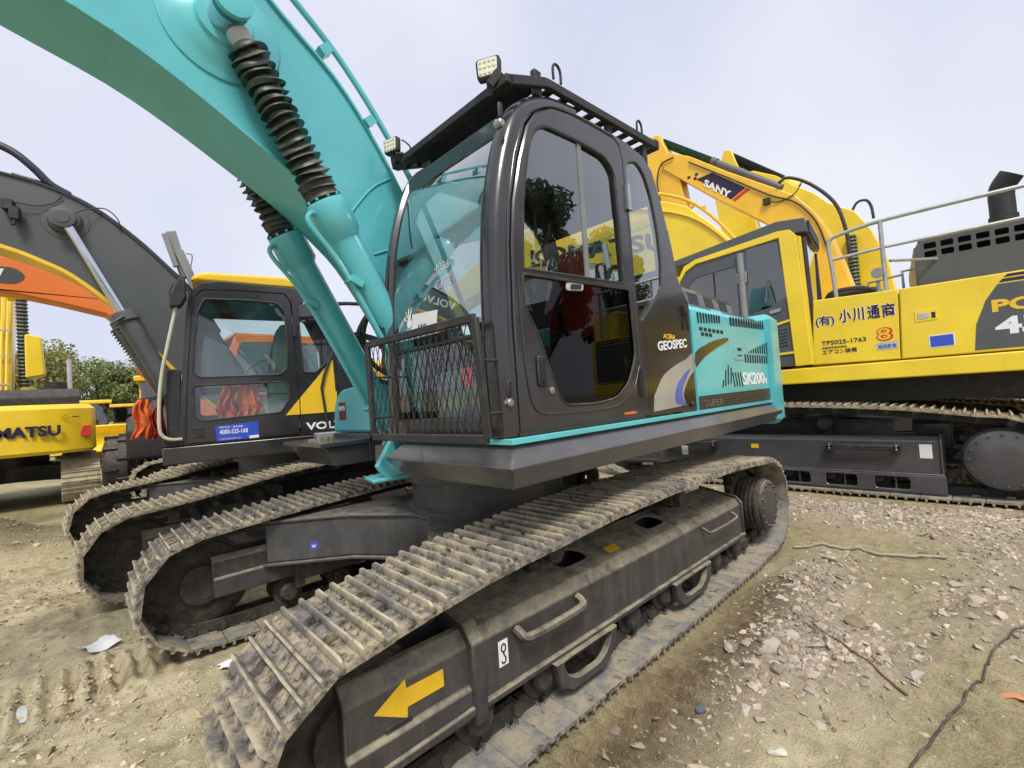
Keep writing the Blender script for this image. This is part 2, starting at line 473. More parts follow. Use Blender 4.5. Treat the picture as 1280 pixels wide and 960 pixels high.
def undercarriage(root, W, mats, idler=(-1.68, .38, .34), spr=(2.03, .42, .37), top=((-1.15, .77), (-.8, .795), (0, .835), (1.2, .835)),
                  yo=1.32, w=.56, idler_near=None, N=50, shoes=(True, True), style='plain', fz=(.26, .49, .60), detail=(True, True), center=True, phase=(0, .5)):
    """mats: shoe, frame, dark, leg.  Canonical frame: front -X, near side -Y"""
    msh, mfr, mdk, mlg = mats
    g = .030
    path = arc((idler[0], idler[1]), idler[2], 270, 100, 14)
    path += [tuple(p) for p in crm([path[-1]] + list(top) + [(spr[0]-.05, spr[1]+spr[2])], 6)[1:-1]]
    path += arc((spr[0], spr[1]), spr[2], 92, -70, 14)
    path += [(spr[0]-.35, g), (idler[0]+.2, g)]
    yc = yo - w/2; far_path, far_idler = path, idler
    if idler_near:
        i2 = idler_near; near_path = arc((i2[0], i2[1]), i2[2], 270, 100, 14)
        near_path += [tuple(q) for q in crm([near_path[-1]] + list(top) + [(spr[0]-.05, spr[1]+spr[2])], 6)[1:-1]] + arc((spr[0], spr[1]), spr[2], 92, -70, 14) + [(spr[0]-.35, g), (i2[0]+.2, g)]
    nodes0, LT = resample(path, N); p = LT/N
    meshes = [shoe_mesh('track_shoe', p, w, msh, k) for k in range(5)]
    for si, sg in enumerate((-1, 1)):
        ym = sg*yc
        path, idler = (near_path, idler_near) if (idler_near and sg < 0) else (far_path, far_idler)
        # shift phase
        big, _ = resample(path, N*8); off = int(phase[si]*8)
        nodes = [big[(i*8+off) % (N*8)] for i in range(N)]
        ch = MB()
        for i in range(N):
            a, b = nodes[i], nodes[(i+1) % N]
            t = (b-a).normalized(); n = V((-t.y, t.x)); q0 = a - n*.05; q1 = b - n*.05
            for yy in (-.062, .062):
                ch.bar((q0.x-t.x*.01, ym+yy, q0.y-t.y*.01), (q1.x+t.x*.0, ym+yy, q1.y), .034, .075, (n.x, 0, n.y))
                if detail[si]: ch.cyl((q0.x, ym+yy*.4, q0.y), (q0.x, ym+yy*1.5, q0.y), .032, n=9)
        tr = ch.build('crawler_track', mdk, root, W)
        if shoes[si]:
            for i in range(N):
                a, b = nodes[i], nodes[(i+1) % N]
                t = (b-a).normalized(); n = V((-t.y, t.x)); c = (a+b)/2
                R = Matrix(((t.x, 0, n.x, c.x), (0, 1, 0, ym), (t.y, 0, n.y, c.y), (0, 0, 0, 1)))
                # keep it right handed: x = t, y = +Y or -Y, z = n
                R[1][1] = -1.0 if t.cross(n) < 0 else 1.0
                rnd = random.Random(i*3+si)
                J = Matrix.Rotation(RAD(rnd.uniform(-.8, .8)), 4, 'Y') @ T(0, rnd.uniform(-.003, .003), 0)
                ob = link('track_shoe', meshes[rnd.randrange(5)], tr, W @ R @ J)
        else:
            sb = MB()
            for i in range(N):
                a, b = nodes[i], nodes[(i+1) % N]; t = (b-a).normalized(); n = V((-t.y, t.x))
                sb.bar((a.x, ym, a.y), (b.x, ym, b.y), w, .014, (n.x, 0, n.y))
                for k in (.06, .5, .92):
                    c = a.lerp(b, k) + n*.015
                    sb.bar((c.x-t.x*.008, ym, c.y-t.y*.008), (c.x+t.x*.008, ym, c.y+t.y*.008), w, .03, (n.x, 0, n.y))
            sb.build('shoe_belt', msh, tr, W)
        # idler
        r = idler[2]-.075
        ib = MB(); ib.lathe((idler[0], ym-.10, idler[1]), (idler[0], ym+.2, idler[1]),
                 [(0, .07), (.0, .12), (.03, .12), (.03, r-.09), (.03, r-.03), (.045, r), (.06, r), (.06, r+.03), (.14, r+.03), (.14, r), (.155, r), (.17, r-.03), (.17, .12), (.2, .12)], 40)
        ib.build('idler_wheel', mdk, root, W)
        # sprocket with teeth
        sc = (spr[0], spr[1]); rs = spr[2]-.085; nt_ = 20; poly = []
        for k in range(nt_*4):
            a = 2*math.pi*k/(nt_*4); rr = rs + (.035 if k % 4 in (0, 1) else -.02)
            poly.append((sc[0]+rr*math.cos(a), sc[1]+rr*math.sin(a)))
        sp_ = MB(); sp_.prism(poly, 'y', ym-.02, ym+.02)
        so = sp_.build('sprocket', M['muddark'] if style == 'komatsu' else mdk, root, W)
        # final drive, drum outside the sprocket
        yd = ym + sg*.02; ye = sg*(yo-.06)
        rd = .26 if style == 'komatsu' else .215
        fd = MB(); Ld = abs(ye-yd)
        prof = [(0, rd*.9), (.02, rd)]
        k = .05
        while k < Ld-.03:
            prof += [(k, rd), (k+.008, rd*1.02), (k+.016, rd*1.02), (k+.022, rd*.985)]; k += .035
        prof += [(Ld-.02, rd), (Ld, rd*.96)]
        fd.lathe((sc[0], yd, sc[1]), (sc[0], ye, sc[1]), prof, 40)
        fo = fd.build('final_drive', mdk, root, W)
        cv = MB(); cv.lathe((sc[0], ye, sc[1]), (sc[0], ye+sg*.1, sc[1]), [(0, rd*.95), (.012, rd*.95), (.018, rd*.9), (.02, rd*.3)], 40)
        for k in range(16):
            a = 2*math.pi*k/16; q = (sc[0]+rd*.83*math.cos(a), sc[1]+rd*.83*math.sin(a))
            cv.lathe((q[0], ye+sg*.017, q[1]), (q[0], ye+sg*.05, q[1]), [(0, .012), (.012, .012), (.014, .008)], 6)
        cv.build('drive_cover', mfr, fo, W)
        # rollers
        nr = 8
        for k in range(nr):
            x = idler[0]+.52 + (spr[0]-idler[0]-1.0)*k/(nr-1)
            rb = MB(); rb.lathe((x, ym-.14, .175), (x, ym+.2, .175), [(0, .05), (.02, .065), (.05, .065), (.05, .10), (.07, .10), (.075, .082), (.205, .082), (.21, .10), (.23, .10), (.23, .065), (.26, .065), (.28, .05)], 20)
            rb.build('track_roller', mdk, root, W)
        for x in (-.55, .75):
            cb = MB(); cz = .70
            cb.lathe((x, ym-.12, cz), (x, ym+.2, cz), [(0, .03), (0, .055), (.05, .055), (.06, .07), (.16, .07), (.18, .05), (.24, .05)], 18)
            cb.box(x-.04, x+.04, ym-.02+sg*-.06, ym+.02+sg*-.06, .5, .68)
            cb.build('carrier_roller', mdk, root, W)
        # track frame
        f0, f1, f2 = fz; ys = sg*(yo-.13)      # outer face
        x0, x1 = far_idler[0]+.58, spr[0]-.40
        S = lambda d: ys - sg*d                 # d metres inward
        fb = MB()
        fb.prism([(S(0), f0), (S(0), f1), (S(.035), f1+.045), (S(.06), f1+.05), (S(.06), f0)], 'x', x0, x1)
        fb.prism([(S(.30), f0), (S(.30), f2-.01), (S(.34), f2-.04), (S(.36), f0)], 'x', x0, x1)
        # top plate with lightening holes, sloping up to the middle
        hl = [fil([(cx-.10, S(.13)), (cx+.10, S(.13)), (cx+.12, S(.19)), (cx+.08, S(.25)), (cx-.08, S(.25)), (cx-.12, S(.19))], .04) for cx in (-.30, .55)]
        kk = (f2-f1-.045)/.26
        old = fb.X
        fb.X = Matrix(((1,0,0,0),(0,1,0,0),(0,-sg*kk,1,sg*kk*S(.05)),(0,0,0,1)))
        fb.prism([(x0+.002, S(.048)), (x1-.002, S(.048)), (x1-.002, S(.31)), (x0+.002, S(.31))], 'z', f1+.046, f1+.034, holes=hl)
        fb.X = old
        fb.box(x0+.01, x1-.01, min(S(.02), S(.34)), max(S(.02), S(.34)), f0+.02, f0+.05)
        # bottom lip and end plates
        a_, b_ = sorted((S(-.022), S(.05)))
        fb.box(x0, x1+.02, a_, b_, f0-.022, f0+.004)
        a_, b_ = sorted((S(-.014), S(.335)))
        fb.prism([(S(-.014), f0-.015), (S(-.014), f1+.015), (S(.03), f1+.065), (S(.335), f2+.012), (S(.335), f0-.015)], 'x', x1, x1+.02)
        frm = fb.build('track_frame', mfr, root, W, bevel=.007)
        # idler guard in front with a collar rib
        gb = MB(); gx0 = far_idler[0]+.02; gx1 = x0
        gb.prism([(S(-.012), f0-.04), (S(-.012), .338), (S(.008), .344), (S(.008), f1), (S(.05), f1+.06), (S(.09), f1+.06), (S(.09), f0-.04)], 'x', gx0+.03, gx1-.02)
        gb.prism([(S(-.03), f0-.06), (S(-.03), f1+.02), (S(.03), f1+.085), (S(.34), f2+.03), (S(.34), f0-.06)], 'x', gx1-.035, gx1+.03)
        gb.prism([(S(.22), f0+.05), (S(.22), f1+.05), (S(.27), f1+.06), (S(.30), f1+.03), (S(.30), f0+.05)], 'x', gx0+.03, gx1-.02); gb.prism([(S(.29), f0+.03), (S(.29), f0+.165), (S(.315), f0+.15), (S(.315), f0+.03)], 'x', gx0+.035, gx1-.02)
        gb.bar((gx0+.03, S(-.020), f0-.015), (gx1-.03, S(-.020), f0+.0), .02, .035)
        gb.build('idler_guard', mfr, root, W, bevel=.007)
        if style != 'komatsu':
            for (u0, u1) in ((-.69, -.21), (.42, .94)):
                kb = MB(); um = (u0+u1)/2; y_ = S(-.012)
                outer = [(u0, f0-.015), (u0+.02, .15), (u0+.11, .085), (u1-.11, .085), (u1-.02, .15), (u1, f0-.015)]
                hole = fil([(um-.19, .236), (um-.16, .17), (um-.09, .128), (um+.09, .128), (um+.16, .17), (um+.19, .236)], .04)
                kb.prism(outer, 'y', y_, y_+sg*.035, holes=[hole], ch=.006)
                kb.build('track_guard', mfr, frm, W)
            for (h0, h1, hr) in ((-.88, -.47, .02), (.92, 1.42, .010)):
                hb = MB(); zz = f1-.02; hb.tube(crm([(h0, S(-.005), zz), (h0+.0, S(-.035), zz-.012), (h0+.025, S(-.055), zz-.03), ((h0+h1)/2, S(-.058), zz-.034), (h1-.025, S(-.055), zz-.03), (h1, S(-.035), zz-.012), (h1, S(-.005), zz)], 4), hr, 8)
                if si == 0 or detail[si]: hb.build('grab_handle', mfr, frm, W)
            sb = MB()
            sb.box(idler[0]+.10, idler[0]+.20, min(S(-.001), S(.02)), max(S(-.001), S(.02)), .352, .366)
            sb.build('adjuster_slot', M['matte'], frm, W)
        else:
            # full length lower guard with windows
            kb = MB(); y_ = S(-.03); holes = []
            u = x0+.25
            while u < x1-.45:
                holes.append(fil([(u, .085), (u+.26, .085), (u+.26, .20), (u, .20)], .03)); u += .40
            kb.prism([(x0+.1, .06), (x1+.03, .06), (x1+.03, f0-.01), (x0+.1, f0-.01)], 'y', y_, y_+sg*.03, holes=holes, ch=.004)
            u = x0+.20
            while u < x1: kb.box(u, u+.012, min(y_, y_-sg*.05), max(y_, y_-sg*.05), .062, f0-.012); u += .2
            kb.bar((x0+.1, y_-sg*.03, .05), (x1+.03, y_-sg*.03, .05), .09, .014)
            kb.build('lower_guard', mfr, frm, W)
            for (h0, h1) in ((-.95, -.35), (.78, 1.36)):
                hb = MB(); zz = f1-.06
                hb.bar((h0, S(-.06), zz), (h1, S(-.06), zz), .03, .055)
                for q in (h0, h1-.05): hb.box(q, q+.05, min(S(-.075), S(0)), max(S(-.075), S(0)), zz-.05, zz+.04)
                hb.build('step_bar', M['matte'], frm, W, bevel=.006)
                bb = MB()
                for q in (h0+.025, h1-.025):
                    for dz in (.018, -.012): bb.lathe((q, S(-.075), zz+dz), (q, S(-.2), zz+dz), [(0, .012), (.01, .012), (.013, .007)], 6)
                bb.build('bolt', M['steel'], frm, W)
    if center:
        cb = MB()
        yi = yo-.13-.33
        plan = [(-1.32, -yi), (-.84, -.50), (-.58, -.10), (-.58, .10), (-.84, .50), (-1.32, yi), (-.70, yi+.0), (-.30, .75), (.30, .75), (.80, yi), (1.30, yi), (.85, .5), (.62, .1), (.62, -.1), (.85, -.5), (1.30, -yi), (.80, -yi), (.30, -.75), (-.30, -.75), (-.70, -yi)]
        cb.prism(plan, 'z', .43, .70)
        cb.build('centre_frame', mlg, root, W, bevel=.012)
        rim = MB()
        up = [(x*1.0-(.022 if x < 0 else -.022), y) for x, y in plan]
        rim.prism(up, 'z', .70, .722); rim.prism(up, 'z', .408, .43)
        rim.build('frame_flange', mlg, root, W, bevel=.006)
        lb = MB(); lb.lathe((0, 0, .72), (0, 0, 1.3), [(0, .60), (.03, .60), (.035, .56), (.22, .56), (.22, .62), (.30, .62)], 48)
        lb.build('slew_ring', mlg, root, W)
# ------------------------------------------------------------------ teal excavator (the near one)
OA = (2.25, 2.64)
tealx = thing('excavator', 'big teal and black excavator with caged black cab, nearest the viewer and filling the middle', 'excavator', (OA[0], OA[1], 0), 'parked crawler excavators')
WC = T(OA[0], OA[1]) @ rz(-1)
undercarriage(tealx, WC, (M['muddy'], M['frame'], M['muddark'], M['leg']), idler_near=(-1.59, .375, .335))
WCo = WC @ T(-OA[0], -OA[1])
WU = T(OA[0], OA[1]) @ rz(1) @ T(-OA[0], -OA[1])
def tframe(n):   # near track frame object
    return [o for o in bpy.data.objects if o.name.startswith('track_frame')][0]
tf = tframe(0)
tg = [o for o in bpy.data.objects if o.name.startswith('idler_guard')][0]
# stickers on the near frame
decal([(.722,.43),(.842,.497),(.845,.463),(1.0,.461),(1.001,.398),(.847,.398),(.845,.362)], 'y', 1.4575, M['arrow'], tg, 'arrow_sticker', WCo, label='yellow arrow sticker pointing forward')
s8 = decal([(1.268,.452),(1.32,.452),(1.32,.348),(1.268,.348)], 'y', 1.4495, M['white'], tf, 'tie_down_sticker', WCo)
m = MB(); c = (1.294, .421); m.tube([(c[0]+.012*math.cos(a*.5236), 1.4465, c[1]+.016*math.sin(a*.5236)) for a in range(12)], .0032, 6, closed=True)
m.tube(crm([(1.294,1.4465,.406),(1.296,1.4465,.392),(1.305,1.4465,.376),(1.300,1.4465,.362),(1.288,1.4465,.360),(1.282,1.4465,.370)], 4), .0032, 6)
m.build('hook_mark', M['blk'], tf, WCo)
m = MB(); m.X = None
m.add([(2.19,1.528,.548),(2.30,1.528,.548),(2.32,1.590,.559),(2.21,1.590,.559)], [(0,1,2,3)])
m.build('yellow_mark', M['arrow'], tf, WCo, smooth=0)
# blue badge on far leg (centre frame front face)
m = MB(); a = V((.93+.40*.30, 3.37-.27*.30, .545)); d = V((.48, -.30, 0)).normalized()
bq = V((1.115, 3.165, .565))
m.bar(bq, bq + d*.055, .004, .05)
m.build('blue_badge', M['lblue'], tealx, WCo)
text('W', bq + V((-.004,-.003,-.012)) + d*.014, d, (0,0,1), .022, M['white'], tealx, 'badge_letter', WCo, width=.028, bold=.02, thick=.003)

# --- deck and skirt
m = MB()
def ring(x0, x1, y0, y1, z, cx=0): return [(x0,y0,z),(x1,y0,z),(x1,y1,z),(x0+cx,y1,z)]
rings = [ring(1.31,5.02,1.405,2.24,1.258), ring(1.223,5.02,1.33,2.32,1.176), ring(1.235,5.02,1.338,2.315,1.160), ring(1.262,5.1,1.37,2.17,1.085), ring(1.30,5.0,1.41,2.13,1.080)]
vs = []; fs = []
for r_ in rings: vs += r_
for i in range(len(rings)-1):
    for k in range(4):
        l = (k+1) % 4; fs.append((i*4+k, i*4+l, (i+1)*4+l, (i+1)*4+k))
fs.append((0,1,2,3)); n_ = (len(rings)-1)*4; fs.append((n_+3,n_+2,n_+1,n_))
m.add(vs, fs)
m.build('side_skirt', M['skirt'], tealx, WU, bevel=.006)
m = MB(); m.box(1.285, 5.02, 1.380, 2.26, 1.262, 1.288)
m.build('deck_edge', M['teal'], tealx, WU, bevel=.003)
m = MB(); m.box(1.75, 4.9, 2.26, 3.25, 1.03, 1.27); m.box(1.62, 4.9, 3.25, 3.88, 1.06, 1.27); m.box(1.5, 1.75, 2.34, 2.95, 1.06, 1.2)
m.build('main_deck', M['skirt'], tealx, WU, bevel=.01)
# boom foot brackets and front toe plate
m = MB()
for y, q_ in ((2.36, 0), (2.90, .3)):
    m.prism([(1.27+q_,1.04),(1.20+q_,1.13),(1.30+q_,1.28),(1.75,1.75),(2.05,1.75),(2.05,1.03)], 'y', y, y+.04)
m.prism([(1.16, 2.34), (1.45, 2.34), (1.45, 2.55), (1.20, 2.52)], 'z', 1.045, 1.065)
m.build('boom_bracket', M['teal'], tealx, WU, bevel=.005)

# --- cab
cab = bpy.data.objects.new('tmpc', None)
yl, yr = 1.40, 2.36
outer = [(1.295,1.30),(1.285,1.8),(1.33,2.35),(1.40,2.62),(1.48,2.78),(1.60,2.89),(1.78,2.945),(2.10,2.972),(2.45,2.985),(2.66,2.965),(2.77,2.90),(2.86,2.73),(2.98,2.44),(3.07,2.12),(3.12,1.85),(3.18,1.60),(3.19,1.30)]
door = [(1.368,1.305),(1.366,1.80),(1.382,2.14),(1.409,2.336),(1.467,2.546),(1.535,2.726),(1.607,2.821),(1.727,2.893),(1.876,2.924),(2.065,2.938),(2.30,2.95),(2.36,2.925),(2.385,2.85),(2.405,2.35),(2.412,1.95),(2.425,1.45),(2.43,1.305)]
rear_g = fil([(2.435,2.84),(2.56,2.895),(2.66,2.84),(2.735,2.70),(2.785,2.50),(2.80,2.30),(2.775,2.11),(2.62,1.99),(2.47,1.87),(2.445,2.0)], .05)
def offp(l, c):
    a = sum(l[i-1][0]*l[i][1]-l[i][0]*l[i-1][1] for i in range(len(l))); s_ = 1 if a > 0 else -1
    out = []
    for i in range(len(l)):
        a_, b_, d_ = V(l[i-1]), V(l[i]), V(l[(i+1) % len(l)])
        n1 = (b_-a_).normalized(); n2 = (d_-b_).normalized(); n = (V((-n1.y, n1.x))+V((-n2.y, n2.x))).normalized()
        out.append(tuple(b_ + n*c*s_))
    return out
# rounded front pillar continues round the corner: body plate starts behind it
body_outer = [(1.345,1.30),(1.338,1.8),(1.366,2.30),(1.43,2.56),(1.505,2.745),(1.60,2.84),(1.70,2.90),(1.85,2.945),(2.10,2.972),(2.45,2.985),(2.66,2.965),(2.77,2.90),(2.86,2.73),(2.98,2.44),(3.07,2.12),(3.12,1.85),(3.18,1.60),(3.19,1.30)]
m = MB()
m.prism(body_outer, 'y', yl+.004, yl+.045, holes=[offp(door, -.007), rear_g], ch=.008, chb=0)
# right hand side wall, mostly window
m.prism([(1.345,1.30),(1.338,1.8),(1.366,2.30),(1.43,2.56),(1.60,2.84),(2.10,2.96),(2.66,2.95),(2.86,2.73),(3.07,2.12),(3.18,1.30)], 'y', yr, yr-.04, holes=[fil([(1.42,1.85),(1.44,2.3),(1.55,2.65),(1.72,2.82),(2.5,2.84),(2.68,2.7),(2.85,2.3),(2.9,1.85)], .06)], ch=.008, chb=0)
# roof and rear skin
top = [(1.44,2.70),(1.50,2.79),(1.60,2.865),(1.78,2.93),(2.10,2.965),(2.45,2.978),(2.64,2.96),(2.755,2.89),(2.85,2.72)]
for a, b in zip(top[:-1], top[1:]):
    d = (V(b)-V(a)).normalized(); n = V((d.y, -d.x))*.03
    m.prism([a, b, tuple(V(b)+n), tuple(V(a)+n)], 'y', yl+.04, yr-.035)
for a, b in (((3.06,2.14),(3.12,1.85)), ((3.12,1.85),(3.18,1.60)), ((3.18,1.60),(3.18,1.30)), ((2.85,2.74),(2.855,2.72))):
    d = (V(b)-V(a)).normalized(); n = V((d.y, -d.x))*.03
    m.prism([a, b, tuple(V(b)+n), tuple(V(a)+n)], 'y', yl+.04, yr-.035)
m.box(1.33, 3.18, yl+.04, yr-.04, 1.285, 1.32)
cabo = m.build('cab', M['black'], tealx, WU)
def sub(m, name, mat, par=None, **k): return m.build(name, mat, par or cabo, WU, **k)
# front corner pillars, swept round section
def sweep(path, sect, mb):
    """path of (x,z) points; sect: (du,y) offsets, du along the outward normal in xz"""
    P = [V(p) for p in path]; vs = []; fs = []; n = len(sect)
    for i, p in enumerate(P):
        t = (P[min(i+1, len(P)-1)]-P[max(i-1, 0)]).normalized(); nn = V((-t.y, t.x))
        for du, y in sect: vs.append((p.x+nn.x*du, y, p.y+nn.y*du))
    for i in range(len(P)-1):
        for k in range(n): fs.append((i*n+k, i*n+(k+1) % n, (i+1)*n+(k+1) % n, (i+1)*n+k))
    fs.append(tuple(range(n))); fs.append(tuple((len(P)-1)*n+k for k in range(n)))
    mb.add(vs, fs)
fp = crm([(1.345,1.295),(1.335,1.55),(1.335,1.8),(1.35,2.1),(1.38,2.33),(1.44,2.56),(1.52,2.745),(1.62,2.845),(1.76,2.91),(1.95,2.945)], 4)
m = MB()
sect = [(-.002,yl+.006),(.02,yl+.004),(.045,yl+.012),(.062,yl+.03),(.070,yl+.055),(.070,yl+.085),(.052,yl+.10),(.052,yl+.112),(.03,yl+.112),(.03,yl+.05),(-.002,yl+.05)]
sweep(fp, sect, m)
sect2 = [(du, yl+yr-y) for du, y in sect]
sweep(fp, sect2, m)
sub(m, 'front_pillar', M['black'])
# bright ridge line on the left pillar
m = MB(); sweep(fp[:30], [(.049,yl+.108),(.057,yl+.108),(.057,yl+.116),(.049,yl+.116)], m); sub(m, 'window_seal', M['rubber'])
# windscreen: upper and lower panes
wl, wr = yl+.112, yr-.112
def strip(path, du, th, y0, y1):
    mb = MB(); sweep(path, [(du,y0),(du+th,y0),(du+th,y1),(du,y1)], mb); return mb
upi = [p for p in fp if p[1] > 1.74 and p[0] < 1.50]
loi = [p for p in fp if p[1] <= 1.76 and p[1] > 1.36]
sub(strip(upi, .045, .006, wl, wr), 'windscreen', M['wglass'])
sub(strip(loi, .040, .006, wl, wr), 'lower_windscreen', M['glass'])
m = MB(); m.box(1.272, 1.345, wl, wr, 1.295, 1.385)
zt = upi[-1]; m.bar((zt[0]-.02, wl-.01, zt[1]+.02), (zt[0]-.02, wr+.01, zt[1]+.02), .09, .10); m.box(1.285,1.318,wl,wr,1.738,1.762)
m.bar((zt[0]+.02, wl-.02, zt[1]+.075), (zt[0]+.02, wr+.02, zt[1]+.075), .12, .03)
sub(m, 'screen_frame', M['black'], bevel=.012)
# rear quarter glass, right glass, rear glass
m = MB(); m.prism(offp(rear_g, .004), 'y', yl+.016, yl+.022); sub(m, 'rear_quarter_window', M['sglass'])
m = MB(); m.prism(fil([(1.42,1.85),(1.44,2.3),(1.55,2.65),(1.72,2.82),(2.5,2.84),(2.68,2.7),(2.85,2.3),(2.9,1.85)], .06), 'y', yr-.025, yr-.02); sub(m, 'right_window', M['glass'])
m = MB(); m.bar((2.9, yl+.05, 2.6), (2.9, yr-.05, 2.6), .02, .02); m.bar((2.885, (yl+yr)/2, 2.66),(3.055,(yl+yr)/2,2.15),.85,.008,(0,0,1)); sub(m, 'rear_window', M['glass'])
# door
up_g = fil([(1.448,2.035),(1.455,2.15),(1.475,2.36),(1.53,2.60),(1.585,2.72),(1.66,2.775),(1.96,2.80),(2.20,2.80),(2.285,2.74),(2.30,2.50),(2.31,2.11),(2.308,2.085)], [.005,.1,.1,.1,.04,.05,.1,.06,.05,.1,.02,.01])
lo_g = fil([(1.442,2.010),(1.436,1.865),(1.505,1.765),(1.59,1.573),(1.645,1.44),(1.70,1.408),(1.95,1.402),(2.14,1.424),(2.28,1.504),(2.375,1.66),(2.36,2.055)], [.005,.04,.04,.1,.04,.04,.1,.05,.05,.05,.005])
m = MB(); m.prism(door, 'y', yl, yl+.04, holes=[up_g, lo_g], ch=.008, chb=0)
doo = m.build('door', M['black'], tealx, WU)
m = MB()
def rim(poly, y, w, mb, r=.006):
    pts = [(p[0], y, p[1]) for p in poly]; mb.tube(pts, r, 6, closed=True)
rim(up_g, yl+.004, 0, m, .007); rim(lo_g, yl+.004, 0, m, .007); m.build('door_seal', M['rubber'], doo, WU)
def clipx(poly, x, left=True):
    out = []
    for i in range(len(poly)):
        a, b = poly[i-1], poly[i]; ia = (a[0] <= x) == left; ib = (b[0] <= x) == left
        if ia != ib:
            t = (x-a[0])/(b[0]-a[0]); out.append((x, a[1]+(b[1]-a[1])*t))
        if ib: out.append(b)
    return out
m = MB(); m.prism(offp(clipx(up_g, 1.955, True), .002), 'y', yl+.012, yl+.018); m.prism(offp(clipx(up_g, 1.955, False), .002), 'y', yl+.020, yl+.026)
m.build('door_window', M['sglass'], doo, WU)
m = MB(); m.box(1.938, 1.952, yl+.006, yl+.018, 2.03, 2.80); m.box(1.956, 1.972, yl+.008, yl+.024, 2.03, 2.79)
m.build('sash_bar', M['grey'], doo, WU)
m = MB(); m.prism(offp(lo_g, .002), 'y', yl+.012, yl+.018); m.build('lower_door_window', M['dglass'], doo, WU)
m = MB(); m.prism(fil([(1.755,1.975),(1.90,1.99),(1.905,2.035),(1.76,2.02)], .018), 'y', yl+.004, yl+.012, ch=.003); m.build('sliding_catch', M['lgrey'], doo, WU)
m = MB(); m.prism(fil([(1.785,1.985),(1.875,1.995),(1.88,2.02),(1.79,2.01)], .01), 'y', yl+.0, yl+.004, ch=.0); m.build('catch_recess', M['matte'], doo, WU)
# recessed handle area
m = MB(); m.prism(fil([(1.486,1.645),(1.552,1.645),(1.546,1.500),(1.488,1.500)], .02), 'y', yl-.012, yl+.002, ch=.008); m.build('door_handle', M['matte'], doo, WU)
m = MB(); m.prism(fil([(1.500,1.63),(1.536,1.63),(1.532,1.52),(1.502,1.52)], .012), 'y', yl-.018, yl-.011, ch=.003); m.build('handle_lever', M['blk'], doo, WU)
m = MB(); m.lathe((1.583,yl+.001,1.482),(1.583,yl-.1,1.482),[(0,.017),(.006,.017),(.009,.010),(.011,.010)],16); m.build('door_lock', M['steel'], doo, WU)
m = MB(); pp = [(1.402,yl-.001,2.02),(1.405,yl-.001,1.80),(1.415,yl-.001,1.60),(1.44,yl-.001,1.44),(1.50,yl-.001,1.385),(1.64,yl-.001,1.372),(1.95,yl-.001,1.37),(2.16,yl-.001,1.39),(2.32,yl-.001,1.47),(2.40,yl-.001,1.60)]
m.tube(crm(pp, 4), .005, 6); m.build('door_crease', M['black'], doo, WU)
for hz in (2.62, 1.50):
    m = MB(); m.box(2.385, 2.405, yl-.012, yl+.006, hz-.075, hz+.075); m.box(2.418, 2.44, yl-.012, yl+.006, hz-.075, hz+.075); m.cyl((2.411,yl-.014,hz-.08),(2.411,yl-.014,hz+.08),.010,n=10)
    m.build('door_hinge', M['steel'] if hz > 2 else M['matte'], doo, WU)
m = MB(); m.box(2.20, 2.335, yl-.0015, yl+.003, 1.326, 1.340); m.build('reflector_strip', M['ocloth'], doo, WU)
# grab rail mounts on the pillar and bolts
for (x, z) in ((1.318, 1.47), (1.375, 2.70)):
    m = MB(); m.lathe((x-.012, yl+.03, z-.03),(x-.012, yl-.06, z-.03),[(0,.02),(.035,.018),(.04,.012)],12); sub(m, 'pillar_bolt', M['steel'])
    m = MB(); m.obox((x-.008, yl+.005, z+.03), (.026,.014,.07)); sub(m, 'pillar_bracket', M['matte'], bevel=.008)
# roof details: head guard
hg = MB()
for y in (1.405, 2.36):
    hg.bar((1.43,y,2.895),(1.70,y,3.005),.03,.045); hg.bar((1.70,y,3.005),(2.86,y,3.10),.03,.045)
hg.bar((1.43,1.39,2.895),(1.43,2.375,2.895),.045,.04); hg.bar((2.85,1.39,3.105),(2.85,2.375,3.105),.05,.06)
for i in range(7):
    t = (i+.5)/7; x = 1.47+.22*t*1.1; 
for k in range(3):
    x = 1.50+.08*k; z = 2.925+.033*k; hg.bar((x,1.41,z),(x,2.35,z),.045,.012,(0.4,0,1))
for k in range(9):
    x = 1.78+.125*k; z = 3.02+.009*k; hg.bar((x,1.41,z),(x,2.35,z),.05,.014,(0,0,1))
for y in (1.43, 2.33):
    for x in (1.66, 2.3, 2.72): hg.bar((x,y,2.93),(x,y,3.06),.03,.05)
hgo = hg.build('head_guard', M['matte'], tealx, WU, bevel=.004)
for (x, z) in ((1.80, 3.09), (2.64, 3.13)):
    m = MB(); m.tube(crm([(x-.03,1.405,z-.03),(x-.03,1.405,z+.03),(x-.012,1.405,z+.055),(x+.012,1.405,z+.055),(x+.03,1.405,z+.03),(x+.03,1.405,z-.03)],3), .007, 8)
    m.build('lifting_eye', M['matte'], hgo, WU)
